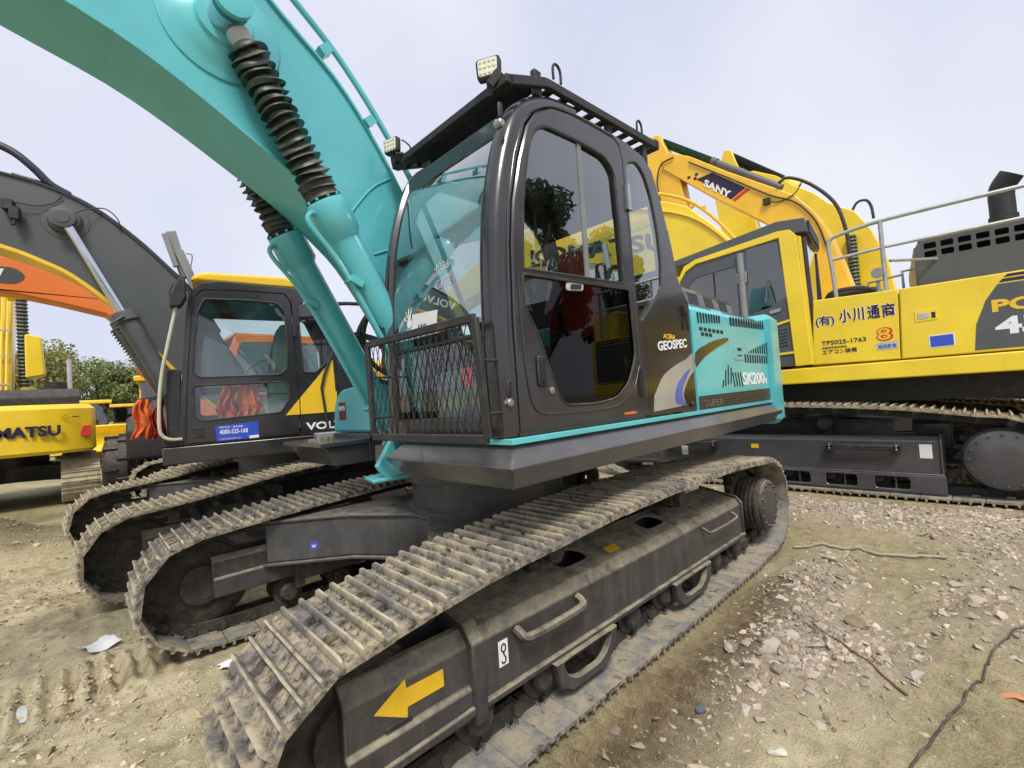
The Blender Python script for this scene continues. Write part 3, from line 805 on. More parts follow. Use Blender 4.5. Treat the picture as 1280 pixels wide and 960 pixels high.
def lamp(x, y, z, yaw, s=1.0):
    R = T(x,y,z) @ rz(yaw)
    m = MB(); m.prism(fil([(-.055*s,-.05*s),(.055*s,-.05*s),(.06*s,.05*s),(-.06*s,.05*s)], .018*s), 'x', -.0, .035, ch=.005)
    m.bar((.02,0,-.05*s),(.03,0,-.12*s),.03,.02)
    o = m.build('work_lamp', M['matte'], hgo, WU @ R)
    m = MB(); m.prism(fil([(-.045*s,-.04*s),(.045*s,-.04*s),(.048*s,.04*s),(-.048*s,.04*s)], .012*s), 'x', -.006, .001, ch=.002)
    m.build('lamp_lens', M['lens'], o, WU @ R)
    m = MB()
    for i in range(4):
        for j in range(3):
            yy = (-.033+.022*i)*s; zz = (-.026+.026*j)*s
            m.lathe((-.006,yy,zz),(-.05,yy,zz),[(0,.008*s),(.003,.007*s),(.004,.002)],8)
    m.build('lamp_led', M['led'], o, WU @ R)
    return o
lamp(1.39, 1.49, 2.985, 28); lamp(1.37, 2.32, 2.985, 18, .9)
m = MB(); m.bar((1.41,1.49,2.90),(1.43,1.44,2.945),.05,.05); m.bar((1.40,2.27,2.90),(1.43,2.33,2.945),.05,.05)
m.tube(crm([(1.40,2.24,2.99),(1.39,2.20,2.96),(1.41,2.18,2.93),(1.44,2.20,2.90)],4), .005, 6)
m.build('lamp_bracket', M['matte'], hgo, WU, bevel=.006)

# front lower window guard of expanded mesh
gx = 1.165; g0 = [(2.315,1.30),(2.335,1.80),(1.432,1.795),(1.395,1.30)]
m = MB()
def gp(p, dx=0): return (gx+dx, p[0], p[1])
for a, b in ((0,1),(1,2),(2,3),(3,0)): m.bar(gp(g0[a]), gp(g0[b]), .03, .042, (1,0,0)) if False else m.bar(gp(g0[a]), gp(g0[b]), .036, .022, (1,0,0))
for (y, z) in ((1.43,1.62),(2.30,1.62),(1.43,1.40),(2.30,1.40)): m.bar((gx,y,z),(1.30,y,z),.012,.012)
gd = m.build('window_guard', M['matte'], tealx, WU, bevel=.004)
m = MB(); y0, y1, z0, z1 = 1.42, 2.32, 1.31, 1.79
k = -12
sp = .048
for s_ in (1, -1):
    y = y0 - .25
    while y < y1 + .25:
        a = V((y, z0)); b = V((y + s_*.17, z1))
        def cl(a, b):
            t0, t1 = 0, 1; d = b-a
            for lo, hi, ax in ((y0, y1, 0),):
                if abs(d[ax]) < 1e-6: continue
                u0, u1 = sorted(((lo-a[ax])/d[ax], (hi-a[ax])/d[ax])); t0 = max(t0, u0); t1 = min(t1, u1)
            return (a+d*t0, a+d*t1) if t1 > t0 else None
        c_ = cl(a, b)
        if c_: m.bar((gx+.003*s_, c_[0][0], c_[0][1]), (gx+.003*s_, c_[1][0], c_[1][1]), .0038, .003, (1,0,0))
        y += sp
m.build('guard_mesh', M['matte'], gd, WU, smooth=0)
# wiper
m = MB(); m.tube([(1.235,2.30,1.66),(1.255,2.295,2.0),(1.30,2.285,2.30)], .009, 6); m.bar((1.24,2.31,1.78),(1.255,2.31,2.12),.02,.035)
m.build('wiper', M['matte'], tealx, WU)
# notices on the windscreen
m = MB(); m.X = None
def wpt(y, z, dx=-.004):   # point just outside the windscreen
    for a, b in zip(fp[:-1], fp[1:]):
        if a[1] <= z <= b[1]:
            t = (z-a[1])/(b[1]-a[1]); return V((a[0]+(b[0]-a[0])*t-.052+dx, y, z))
q = [wpt(2.075,1.845), wpt(1.85,1.835), wpt(1.84,1.915), wpt(2.06,1.93)]
m.add(q+[p+V((.002,0,0)) for p in q], [(0,1,2,3),(7,6,5,4)])
pap = sub(m, 'paper_notice', M['paper'], smooth=0)
# printed hand: palm and fingers
hp = MB()
def onw(y, z): return wpt(y, z, -.007)
pc = (2.085, 1.885)
hp.add([onw(pc[0]+.025*math.cos(a*.785), pc[1]+.022*math.sin(a*.785)) for a in range(8)], [tuple(range(8))])
for ang, L_ in ((150,.06),(118,.07),(95,.072),(72,.068),(35,.05)):
    c_, s_ = math.cos(RAD(ang)), math.sin(RAD(ang)); b0 = V((pc[0]-c_*.0, pc[1]+s_*.01)); 
    w_ = .006; nx, nz = -s_*w_, c_*w_
    hp.add([onw(b0.x-nx, b0.y-nz), onw(b0.x+nx, b0.y+nz), onw(b0.x-c_*L_+nx*.8, b0.y+s_*L_+nz*.8), onw(b0.x-c_*L_-nx*.8, b0.y+s_*L_-nz*.8)], [(0,1,2,3)])
sub(hp, 'hand_print', M['white'], smooth=0)
text('E:414', wpt(2.00,1.845,-.008), (0,-1,0), (0,0,1), .022, M['blk'], cabo, 'paper_lettering', WU)
for s_, y_, z_ in (('4036', 1.86, 2.10), ('C175', 1.85, 2.015)):
    p_ = wpt(y_, z_, -.006); p2 = wpt(y_, z_+.1, -.006)
    text(s_, p_, (0,-1,0), (p2-p_), .045, M['lgrey'], cabo, 'chalk_number', WU, width=.12, bold=-.012, thick=.001)
# sticker inside lower windscreen
m = MB(); m.box(1.33,1.333,1.66,1.74,1.53,1.62); sub(m, 'seat_sticker', M['redp'])

# cab interior
m = MB(); m.box(1.98, 2.46, 1.66, 2.10, 1.62, 1.76); m.box(2.02, 2.42, 1.72, 2.04, 1.34, 1.60)
seat = sub(m, 'seat_base', M['seat'], bevel=.03)
m = MB(); m.prism(fil([(1.68,1.76),(2.08,1.76),(2.06,2.16),(1.98,2.28),(1.78,2.28),(1.70,2.16)], .08), 'x', 2.38, 2.48, ch=.03); sub(m, 'backrest', M['hivis'])
m = MB(); m.prism(fil([(1.76,2.26),(2.0,2.26),(1.98,2.42),(1.78,2.42)], .05), 'x', 2.42, 2.50, ch=.02); sub(m, 'headrest', M['hivis'])
for q_ in ((1.85,2.42,1.50,1.62,1.34,1.80), (1.85,2.42,2.14,2.28,1.34,1.80), (1.45,1.60,2.16,2.28,1.34,1.95)):
    m = MB(); m.box(*q_); sub(m, 'control_console', M['matte'], bevel=.02)
m = MB()
for y in (1.56, 2.21): m.tube([(1.90,y,1.78),(1.88,y,1.90),(1.87,y,1.99)], [.012,.016,.024], 10)
m.tube([(1.62,1.80,1.34),(1.66,1.80,1.62),(1.70,1.80,1.84)], .012, 8); m.tube([(1.62,1.96,1.34),(1.66,1.96,1.62),(1.70,1.96,1.84)], .012, 8)
sub(m, 'control_lever', M['matte'])
m = MB(); m.box(1.42,1.60,1.62,2.10,1.32,1.37); m.prism([(1.40,1.34),(1.50,1.34),(1.44,1.62),(1.40,1.62)], 'y', 1.70, 2.05); sub(m, 'foot_pedal', M['grey'], bevel=.01)
m = MB(); m.prism(fil([(1.62,1.42),(2.12,1.42),(2.10,1.70),(1.64,1.70)], .06), 'x', 2.56, 2.72, ch=.02); sub(m, 'storage_box', M['grey'])
m = MB(); m.bar((1.56,1.6,2.84),(1.62,2.16,2.84),.03,.03); m.prism(fil([(2.20,2.02),(2.28,2.02),(2.29,2.22),(2.21,2.22)], .03), 'y', 1.50, 1.53); m.tube(crm([(2.27,1.48,1.78),(2.26,1.48,2.1),(2.32,1.48,2.2),(2.45,1.48,2.2),(2.52,1.48,2.1)],4), .014, 8)
sub(m, 'grab_rail', M['matte'])

# --- side panels behind the cab
m = MB(); sec = [(1.394,1.285),(1.394,1.93),(1.40,2.02),(1.44,2.075),(1.55,2.10),(2.25,2.13),(2.25,1.285)]
m.prism(sec, 'x', 3.195, 4.885)
sp_o = m.build('engine_side_panel', M['teal'], tealx, WU, bevel=.005)
# the dark cab corner piece joins the panel
m = MB(); m.prism([(2.97,2.30),(3.195,2.06),(3.195,1.285),(2.95,1.285),(2.95,2.0)], 'y', 1.412, 2.3)
sub(m, 'rear_cab_panel', M['black'])
decal([(2.50,1.30),(2.50,1.84),(2.62,1.93),(2.80,1.97),(3.00,1.95),(3.10,1.88),(3.17,1.62),(3.18,1.30)], 'y', 1.4038, M['bronze'], cabo, 'painted_reflection', WU, t=.0012)  # gold-brown reflection of something yellow, painted on the cab side as a decal
decal(crm([(2.545,1.323),(2.56,1.39),(2.60,1.45),(2.71,1.545),(2.892,1.613),(3.06,1.655),(3.183,1.70),(3.183,1.585),(3.088,1.53),(3.001,1.449),(2.975,1.40),(2.987,1.345),(2.80,1.33)], 3), 'y', 1.4022, M['silver'], cabo, 'silver_swoosh', WU, t=.0016)
decal(crm([(3.02,1.335),(2.869,1.353),(2.845,1.403),(2.879,1.472),(2.969,1.532),(3.10,1.59),(3.05,1.53),(2.98,1.47),(2.955,1.40),(2.99,1.355)], 3), 'y', 1.4004, M['pblue'], cabo, 'blue_swoosh', WU, t=.0016)
decal(crm([(3.197,1.60),(3.20,1.705),(3.38,1.765),(3.60,1.815),(3.86,1.845),(3.84,1.815),(3.60,1.752),(3.38,1.685),(3.26,1.63)], 2), 'y', 1.3925, M['bronze'], sp_o, 'swoosh_tip', WU, t=.002)
decal([(3.2,1.389),(4.87,1.405),(4.87,1.292),(3.197,1.292)], 'y', 1.3925, M['stripe'], sp_o, 'lower_stripe', WU, t=.002)
m = MB()
for k in range(5): m.box(3.2, 4.87, 1.3895, 1.393, 1.302+.021*k, 1.306+.021*k)
m.build('stripe_line', M['bronze'], sp_o, WU)
text('SUPER', (3.285,1.3885,1.308), (1,0,0), (0,0,1), .052, M['steel'], sp_o, 'model_lettering', WU, width=.37, bold=.01, thick=.002)
text('SK200', (4.135,1.3925,1.448), (1,0,0), (0,0,1), .112, M['white'], sp_o, 'model_number', WU, width=.60, bold=.035, thick=.003)
text('8', (4.75,1.3925,1.450), (1,0,0), (0,0,1), .055, M['white'], sp_o, 'model_number', WU, width=.05, bold=.035, thick=.003)
text('ACERA', (2.74,1.4005,1.785), (1,0,0), (.06,0,1), .032, M['arrow'], cabo, 'series_lettering', WU, width=.17, bold=.02, thick=.002)
text('GEOSPEC', (2.655,1.4005,1.70), (1,0,.09), (0,0,1), .062, M['white'], cabo, 'series_lettering', WU, width=.43, bold=.03, thick=.002)
# louvres
vm = MB()
def slot(x0, z0, w, h, lean=.0):
    vm.prism([(x0,z0),(x0+w,z0),(x0+w+lean,z0+h),(x0+lean,z0+h)], 'y', 1.3915, 1.395)
def flush_vm():
    global vm
    vm.build('louvre', M['blk'], sp_o, WU, smooth=0); vm = MB()
for i in range(9): slot(3.285+.052*i, 1.925+.004*i, .024, .082-.003*i, -.0)
flush_vm()
for i in range(14): slot(3.95+.066*i, 1.952+.002*i, .034, .075)
flush_vm()
for i in range(6): slot(3.305+.082*i, 1.872, .055, .026)
for i in range(3): slot(3.33+.075*i, 1.835, .055, .026)
flush_vm()
for i in range(9): slot(4.34+.066*i, 1.735, .034, .012+.013*i)
for i in range(11): slot(4.235+.067*i, 1.645, .036, .075)
flush_vm()
for i, h in enumerate((.06,.13,.16,.13)): slot(3.66+.062*i, 1.44+.01*i, .022, h, .03)
for i in range(4): slot(3.93+.062*i, 1.44, .022, .12, -.03)
vm.build('louvre', M['blk'], sp_o, WU, smooth=0)
# louvres on the bevel at the top
vm = MB()
def tslot(x0, w):
    vm.add([(x0,1.4225,2.054),(x0+w,1.4225,2.054),(x0+w,1.4410,2.0795),(x0,1.4410,2.0795)], [(0,1,2,3)])
for i in range(10): tslot(3.26+.04*i, .02)
for i in range(16): tslot(3.90+.052*i, .026)
vm.build('top_louvre', M['blk'], sp_o, WU, smooth=0)
m = MB(); m.prism(fil([(3.97,1.665),(4.22,1.665),(4.22,1.79),(3.97,1.79)], .015), 'y', 1.390, 1.395, ch=.002); m.build('latch_plate', M['teal'], sp_o, WU)
m = MB(); m.box(4.06,4.15,1.387,1.391,1.70,1.71); m.box(4.06,4.15,1.387,1.391,1.745,1.77); m.build('panel_latch', M['matte'], sp_o, WU)
m = MB(); m.lathe((3.09,1.40,1.34),(3.09,1.3,1.34),[(0,.02),(.012,.02),(.016,.012)],12); m.obox((3.075,1.39,2.0),(.035,.03,.07)); m.obox((3.09,1.385,1.93),(.02,.02,.14)); m.build('panel_lock', M['matte'], cabo, WU, bevel=.005)
# engine hood
m = MB(); m.prism([(1.62,2.08),(1.66,2.28),(1.74,2.35),(3.3,2.40),(3.45,2.08)], 'x', 3.30, 4.80)
hood = m.build('engine_hood', M['black'], tealx, WU, bevel=.03)
for g_ in range(4):
    vm = MB()
    for i in range(5):
        x = 3.42+.34*g_+.042*i
        vm.add([(x,1.636,2.17),(x+.022,1.636,2.17),(x+.022,1.657,2.275),(x,1.657,2.275)], [(0,1,2,3)])
    vm.build('hood_vent', M['blk'], hood, WU, smooth=0)
m = MB(); m.box(3.2, 4.88, 2.25, 3.9, 1.27, 2.10); m.build('engine_compartment', M['teal'], tealx, WU, bevel=.02)
# counterweight
cp = fil([(4.90,1.345),(5.20,1.345),(5.40,1.50),(5.52,1.85),(5.58,2.3),(5.58,3.0),(5.52,3.45),(5.34,3.78),(5.12,3.9),(4.90,3.9)], [0,.1,.15,.2,.2,.2,.2,.15,.1,0])
m = MB(); m.prism(cp, 'z', 1.05, 2.14, ch=.05, chb=.06); m.build('counterweight', M['teal'], tealx, WU)
# right hand storage box and tank
m = MB(); m.prism(fil([(3.86,1.275),(3.84,1.50),(3.74,1.62),(3.2,1.66),(3.2,1.275)], [0,.08,.08,.03,0]), 'x', 1.62, 2.1, ch=.02)
bx = m.build('storage_box', M['teal'], tealx, WU)
m = MB(); m.prism(fil([(3.45,1.44),(3.60,1.44),(3.60,1.60),(3.45,1.60)], .01), 'x', 1.500, 1.51)
nb = decal([(3.735,1.375),(3.61,1.375),(3.61,1.52),(3.735,1.52)], 'x', 1.6195, M['maroon'], bx, 'round_sticker', WU)
text('NETIS', (1.6170,3.728,1.455), (0,-1,0), (0,0,1), .036, M['white'], bx, 'sticker_lettering', WU, width=.108, bold=.03)
text('KK-1234', (1.675,3.2470,1.455), (1,0,0), (0,0,1), .014, M['white'], bx, 'sticker_lettering', WU, width=.08, bold=.02) if False else None
m = MB(); m.box(2.12, 3.18, 3.05, 3.88, 1.275, 2.05); m.build('fuel_tank', M['teal'], tealx, WU, bevel=.03)
m = MB(); m.box(1.24, 1.62, 3.22, 3.95, 1.20, 1.235); m.prism([(1.36,1.06),(1.62,1.06),(1.62,1.2),(1.28,1.2)], 'y', 3.25, 3.9); m.build('front_step', M['skirt'], tealx, WU, bevel=.008)

# --- boom
by0, by1 = 2.455, 2.825
bot = crm([(-3.6,2.9),(-2.8,3.22),(-1.9,3.42),(-1.0,3.42),(-.45,3.30),(-.18,3.205),(.16,3.10),(.40,2.985),(.63,2.85),(.88,2.695),(1.08,2.535),(1.25,2.37),(1.42,2.12),(1.58,1.86),(1.76,1.58)], 3)
topc = crm([(-3.6,3.14),(-2.7,3.62),(-1.6,4.05),(-.6,4.18),(.1,4.06),(.50,3.84),(.82,3.56),(1.10,3.34),(1.30,3.10),(1.49,2.80),(1.70,2.38),(1.90,1.95),(2.04,1.62)], 3)
poly = bot + topc[::-1]
m = MB(); m.prism(poly, 'y', by0, by1, ch=.0)
boom = m.build('boom', M['teal'], tealx, WU)
def flange(line, y0, y1, th, mb, sgn):
    for a, b in zip(line[:-1], line[1:]):
        A, B = V(a), V(b); d = (B-A).normalized(); n = V((-d.y, d.x))*th*sgn
        mb.prism([tuple(A), tuple(B+d*.002), tuple(B+n+d*.002), tuple(A+n)], 'y', y0, y1)
m = MB(); flange(bot, by0-.02, by1+.02, .014, m, -1); flange(topc, by0-.018, by1+.018, .014, m, 1)
m.build('boom_flange', M['teal'], boom, WU)
pin = (.56, 3.33)
m = MB()
for sg, y in ((-1, by0), (1, by1)):
    m = MB(); m.lathe((pin[0],y,pin[1]),(pin[0],y+sg*.3,pin[1]),[(0,.26),(.008,.26),(.012,.25),(.014,.215),(.03,.19),(.05,.125),(.07,.115)],36)
    m.lathe((pin[0],y+sg*.07,pin[1]),(pin[0],y+sg*.3,pin[1]),[(0,.05),(.12,.05),(.125,.08),(.15,.08),(.155,.05)],28); m.build('boom_boss', M['teal'], boom, WU)
m = MB(); m.tube(crm([(2.0,2.40,1.9),(1.72,2.40,2.55),(1.55,2.42,2.90),(1.36,2.43,3.19),(1.2,2.44,3.40),(1.05,2.45,3.56),(.72,2.45,3.82),(.40,2.45,4.06),(0,2.45,4.24),(-.6,2.46,4.34),(-1.6,2.46,4.2),(-2.6,2.46,3.78)], 5), .018, 8)
for p_ in ((1.33,3.16),(1.08,3.47)): m.obox((p_[0]-.02,2.45,p_[1]), (.05,.06,.07), Matrix.Rotation(RAD(45),4,'Y'))
m.build('boom_pipe', M['teal'], boom, WU)
m = MB()
for pts_ in ([(-.95,3.45),(-.93,3.8),(-.90,4.16)], [(1.13,2.52),(1.30,2.75),(1.44,2.86)], [(1.30,2.36),(1.5,2.45),(1.62,2.50)]):
    m = MB(); m.tube(crm([(x_,by0-.001,z_) for x_, z_ in pts_],4), .006, 6); m.build('weld_seam', M['teal'], boom, WU)
m = MB(); m.tube(crm([(.30,2.45,3.985),(.34,2.425,3.94),(.44,2.42,3.90),(.50,2.42,3.62),(.55,2.41,3.45)],5), .009, 8); m.build('grease_line', M['teal'], boom, WU)
# boom cylinders
foot = (1.74, 1.10)
for ci, y in enumerate((2.345, 2.93)):
    d = (V(foot)-V(pin)).normalized(); U = lambda t: (pin[0]+d.x*t, y, pin[1]+d.y*t)
    L_ = (V(foot)-V(pin)).length; th = .885
    m = MB()
    a_ = U(th)
    m.lathe(a_, U(L_), [(0,.075),(0,.10),(.02,.106),(.17,.106),(.20,.085),(.215,.085),(L_-th-.12,.085),(L_-th-.08,.07),(L_-th,.06)], 28)
    for k in range(8):
        an = k*math.pi/4
    cyl_o = m.build('boom_cylinder', M['teal'], tealx, WU)
    m = MB(); m.lathe(U(.0), U(L_), [(.05,.036),(th+.1,.036)], 18); m.lathe((pin[0],y-.05,pin[1]),(pin[0],y+.05,pin[1]),[(0,.075),(.1,.075)],24)
    m.build('piston_rod', M['chrome'], cyl_o, WU)
    # bellows: pleated sleeve, a little irregular
    m = MB(); rnd = random.Random(5+ci); npl = 19; t0, t1 = .13, th-.02; n_ = 22; vs = []; fs = []; rows = []
    D = V((d.x,0,d.y)); A = D.orthogonal().normalized(); B = D.cross(A)
    ts = []
    for k in range(npl):
        ta = t0+(t1-t0)*k/npl; tb = (t1-t0)/npl; drp = rnd.uniform(.006,.016)
        ts += [(ta, .052, 0), (ta+tb*.30, .062, .0), (ta+tb*.80, .090+rnd.uniform(-.006,.007), drp), (ta+tb*.86, .089, drp)]
    ts.append((t1, .055, 0))
    for t, r, dr in ts:
        tx, ty = rnd.uniform(-.005,.005), rnd.uniform(-.005,.005); tilt = rnd.uniform(-.13,.13)
        c_ = V(U(t)) + A*tx + B*ty; row = []
        for q in range(n_):
            an = 2*math.pi*q/n_; rr = r*(1+.06*math.sin(3*an+t*40)*math.sin(t*23+ci))
            row.append(len(vs)); vs.append(c_ + (A*math.cos(an)+B*math.sin(an))*rr + D*(dr*(.5+.5*math.sin(an*2+t*13)) + tilt*rr*math.cos(an)))
        rows.append(row)
    for i in range(len(rows)-1):
        for q in range(n_):
            fs.append((rows[i][q], rows[i][(q+1) % n_], rows[i+1][(q+1) % n_], rows[i+1][q]))
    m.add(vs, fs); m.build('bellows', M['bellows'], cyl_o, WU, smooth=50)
    m = MB(); m.lathe(U(th-.10), U(L_), [(0,.085),(.02,.09),(.05,.082),(.08,.09),(.10,.078)], 20); m.build('bellows_cuff', M['rubber'], cyl_o, WU)
    m = MB(); m.lathe(U(.075), U(L_), [(0,.05),(.02,.056),(.05,.05),(.07,.056)], 16); m.build('bellows_clamp', M['lgrey'], cyl_o, WU)
    m = MB(); nrm = V((-d.y, 0, d.x)); nrm = nrm if nrm.x < 0 else -nrm
    for k in range(10):
        an = k*math.pi/5; A2 = A*math.cos(an)+B*math.sin(an); p0 = V(U(th-.005))+A2*.092; m.lathe(p0, p0+D, [(-.012,.009),(.0,.009)], 6)
    m.build('head_bolt', M['teal'], cyl_o, WU)
    # pipe along the barrel
    off = V((-.11,-.03 if ci == 0 else -.03,-.05))
    m = MB(); P0 = V(U(th+.08))
    m.tube(crm([P0+V((-.085,-.02,-.02)), P0+V((-.125,-.03,-.02)), P0+V((-.13,-.03,-.08)), V(U(th+.35))+V((-.11,-.04,-.03)), V(U(th+.75))+V((-.10,-.05,-.03)), V(U(L_-.28))+V((-.10,-.05,-.03)), V(U(L_-.1))+V((-.06,-.09,-.04))], 5), .014, 8)
    for t in (th+.45, L_-.42): m.obox(V(U(t))+V((-.09,-.04,-.02)), (.07,.08,.035), Matrix.Rotation(RAD(25),4,'Y'))
    m.build('cylinder_pipe', M['teal'], cyl_o, WU)
    m = MB()
    p_ = V(U(L_-.30))+V((-.10,-.05,-.03)); m.lathe(p_, p_+D, [(0,.022),(.03,.022),(.03,.017),(.06,.017),(.06,.022),(.10,.022)], 10)
    p_ = V(U(L_-.30))+V((-.05,-.10,-.03)); m.lathe(p_, p_+D, [(0,.022),(.03,.022),(.03,.017),(.06,.017),(.06,.022),(.10,.022)], 10)
    m.build('hose_fitting', M['steel'], cyl_o, WU)
    m = MB(); m.tube(crm([V(U(L_-.22))+V((-.09,-.05,-.03)), V(U(L_-.05))+V((-.06,-.05,-.02)), V(U(L_+.02))+V((.1,-.02,.03)), (1.8,y-.02,1.3)],5), .02, 8)
    m.tube(crm([V(U(L_-.22))+V((-.04,-.10,-.03)), V(U(L_-.05))+V((.0,-.08,-.0)), (1.8,y-.04,1.35)],5), .02, 8)
    m.build('hydraulic_hose', M['rubber'], cyl_o, WU)
m = MB()
for k_, (yy_, zz_) in enumerate(((3.02,1.75),(3.07,1.68),(3.12,1.80))):
    m.tube(crm([(1.72,2.90+.02*k_,2.35-.05*k_),(1.55,2.98,2.15),(1.50,yy_,1.95),(1.62,yy_+.05,zz_),(1.95,yy_,1.6),(2.2,yy_,1.5)],5), .018, 8)
m.build('hose_bundle', M['rubber'], tealx, WU)
m = MB(); m.bar((1.45,3.02,1.98),(2.1,3.4,1.95),.05,.03); m.bar((1.62,3.3,1.65),(1.62,3.3,2.0),.03,.03); m.tube(crm([(1.62,3.75,1.62),(1.60,3.75,2.25),(1.66,3.75,2.36),(2.2,3.75,2.38),(2.25,3.75,2.3),(2.25,3.75,1.9)],5), .016, 8)
m.build('side_rail', M['matte'], tealx, WU)
# arm with a bucket, out of the picture to the left
m = MB(); m.prism([(-3.5,3.1),(-3.3,3.35),(-3.55,3.75),(-3.8,3.5),(-4.15,1.4),(-3.95,1.2)], 'y', 2.5, 2.78); m.build('arm', M['teal'], tealx, WU, bevel=.015)
m = MB(); m.prism([(-4.1,1.45),(-3.9,1.2),(-3.45,1.0),(-3.2,.5),(-3.35,.15),(-3.8,.02),(-4.3,.05),(-4.2,.12),(-3.8,.12),(-3.42,.25),(-3.32,.5),(-3.5,.9),(-4.0,1.1)], 'y', 2.1, 3.2); m.build('bucket', M['teal'], tealx, WU, bevel=.01)
bpy.data.objects.remove(cab)
# ------------------------------------------------------------------ grey and yellow excavator, beyond the teal one
OB = (2.2, 6.2)
gx_ = thing('excavator', 'black and yellow excavator with dark grey boom, behind the teal boom cylinders', 'excavator', (OB[0], OB[1], 0), 'parked crawler excavators')
WCB = T(1.99, OB[1], .0) @ rz(2)
undercarriage(gx_, WCB, (M['muddy2'], M['frame'], M['muddark'], M['leg']), top=((-1.15,.775),(-.8,.835),(-.3,.895),(.5,.925),(1.3,.90)), spr=(2.03,.44,.40), detail=(False, False), phase=(.3,.7))
WB = T(OB[0], OB[1]) @ rz(-11) @ T(-OB[0], -OB[1])
y0, y1 = 5.0, 5.98
m = MB(); m.box(.80, 4.9, 5.0, 7.55, 1.05, 1.215)
m.build('main_deck', M['black'], gx_, WB, bevel=.012)
co = [(.955,1.22),(.99,1.85),(1.045,2.5),(1.075,2.70),(1.13,2.79),(1.3,2.82),(2.2,2.80),(2.40,2.70),(2.47,2.45),(2.56,2.0),(2.62,1.45),(2.62,1.22)]
uw = fil([(1.055,1.91),(1.075,2.2),(1.11,2.50),(1.17,2.635),(1.5,2.645),(1.80,2.635),(1.875,2.55),(1.885,2.2),(1.875,1.93),(1.80,1.875),(1.11,1.86)], .03)
lw = fil([(1.05,1.785),(1.84,1.80),(1.885,1.74),(1.885,1.62),(1.80,1.48),(1.11,1.44),(1.05,1.49)], .03)
rw = fil([(2.0,2.64),(2.11,2.68),(2.2,2.5),(2.30,2.20),(2.30,2.03),(2.16,1.89),(2.03,1.895)], .04)
m = MB()
dr = [(.985,1.235),(1.02,1.85),(1.07,2.45),(1.10,2.65),(1.16,2.715),(1.5,2.73),(1.88,2.73),(1.935,2.65),(1.955,2.2),(1.972,1.62),(1.972,1.235)]
m.prism(fil(co, .03, 2), 'y', y0+.004, y0+.045, holes=[offp(dr, -.006), rw], ch=.008, chb=0)
farw = fil([(1.08,1.5),(1.12,2.5),(1.2,2.62),(2.2,2.62),(2.38,2.2),(2.38,1.5)], .05)
m.prism(fil(co, .03, 2), 'y', y1, y1-.045, holes=[farw], ch=.008, chb=0)
top = [(1.05,2.66),(1.09,2.745),(1.15,2.80),(1.3,2.815),(2.2,2.80),(2.40,2.70),(2.47,2.45)]
for a, b in list(zip(top[:-1], top[1:])) + [((2.55,2.0),(2.615,1.45)), ((2.615,1.45),(2.615,1.25))]:
    d = (V(b)-V(a)).normalized(); n = V((d.y, -d.x))*.03
    m.prism([a, b, tuple(V(b)+n), tuple(V(a)+n)], 'y', y0+.04, y1-.04)
m.box(.97, 2.6, y0+.04, y1-.04, 1.22, 1.25)
for yy in (y0+.05, y1-.05):
    for a, b in (((.965,1.24),(.995,1.85)), ((.995,1.85),(1.05,2.5)), ((1.05,2.5),(1.08,2.68))): m.bar((a[0],yy,a[1]),(b[0],yy,b[1]),.08,.06,(1,0,0))
m.box(.95,1.0,y0+.05,y1-.05,1.24,1.36); m.box(.985,1.015,y0+.05,y1-.05,1.80,1.84)
cb = m.build('cab', M['black'], gx_, WB)
m = MB(); m.prism(dr, 'y', y0, y0+.04, holes=[uw, lw], ch=.006, chb=0); dB = m.build('door', M['black'], gx_, WB)
m = MB(); rim(uw, y0+.002, 0, m, .010); rim(lw, y0+.002, 0, m, .010); m.build('door_seal', M['rubber'], dB, WB)
m = MB(); m.prism(offp(uw,.003), 'y', y0+.014, y0+.02); m.build('door_window', M['glass'], dB, WB)
m = MB(); m.prism(offp(lw,.003), 'y', y0+.014, y0+.02); m.build('lower_door_window', M['glass'], dB, WB)
m = MB(); m.prism(offp(rw,.003), 'y', y0+.016, y0+.022); m.build('rear_quarter_window', M['glass'], cb, WB)
m = MB(); rim(rw, y0+.004, 0, m, .010); m.build('window_seal', M['rubber'], cb, WB)
m = MB(); m.prism(offp(farw,.003), 'y', y1-.025, y1-.02); m.build('right_window', M['glass'], cb, WB)
m = MB()
for a, b in (((.955,1.36),(.985,1.80)), ((1.0,1.84),(1.075,2.66))): m.add([(a[0],y0+.07,a[1]),(b[0],y0+.07,b[1]),(b[0],y1-.07,b[1]),(a[0],y1-.07,a[1])], [(0,1,2,3)])
m.build('windscreen', M['glass'], cb, WB, smooth=0)
m = MB(); m.prism(fil([(1.03,1.385),(1.13,1.385),(1.13,1.285),(1.03,1.285)], .01), 'y', y0-.008, y0+.002, ch=.004); m.build('door_handle', M['matte'], dB, WB)
m = MB(); m.box(1.945,1.975,y0-.012,y0+.01,2.28,2.42); m.box(1.955,1.985,y0-.01,y0+.01,1.30,1.38); m.build('door_hinge', M['matte'], dB, WB)
# roof cap
m = MB(); m.prism(fil([(1.06,2.815),(1.10,2.89),(1.2,2.915),(1.9,2.93),(2.05,2.86),(2.05,2.80)], .03), 'y', y0+.03, y1-.03, ch=.03, chb=.03); m.build('roof', M['vyellow'], cb, WB)
decal([(1.215,1.385),(1.585,1.405),(1.585,1.24),(1.225,1.235)], 'y', y0-.001, M['blue'], dB, 'dealer_sticker', WB, t=.003)
text('4000-525-168', (1.25, y0-.0045, 1.30), (1,0,0), (0,0,1), .045, M['white'], dB, 'phone_number', WB, width=.24, bold=.02)
text('服务热线・整机销售', (1.25, y0-.0045, 1.358), (1,0,0), (0,0,1), .018, M['white'], dB, 'sticker_lettering', WB, width=.2, bold=.01)
decal([(1.50,1.265),(1.585,1.268),(1.585,1.24),(1.50,1.238)], 'y', y0-.0045, M['white'], dB, 'sticker_corner', WB, t=.002)
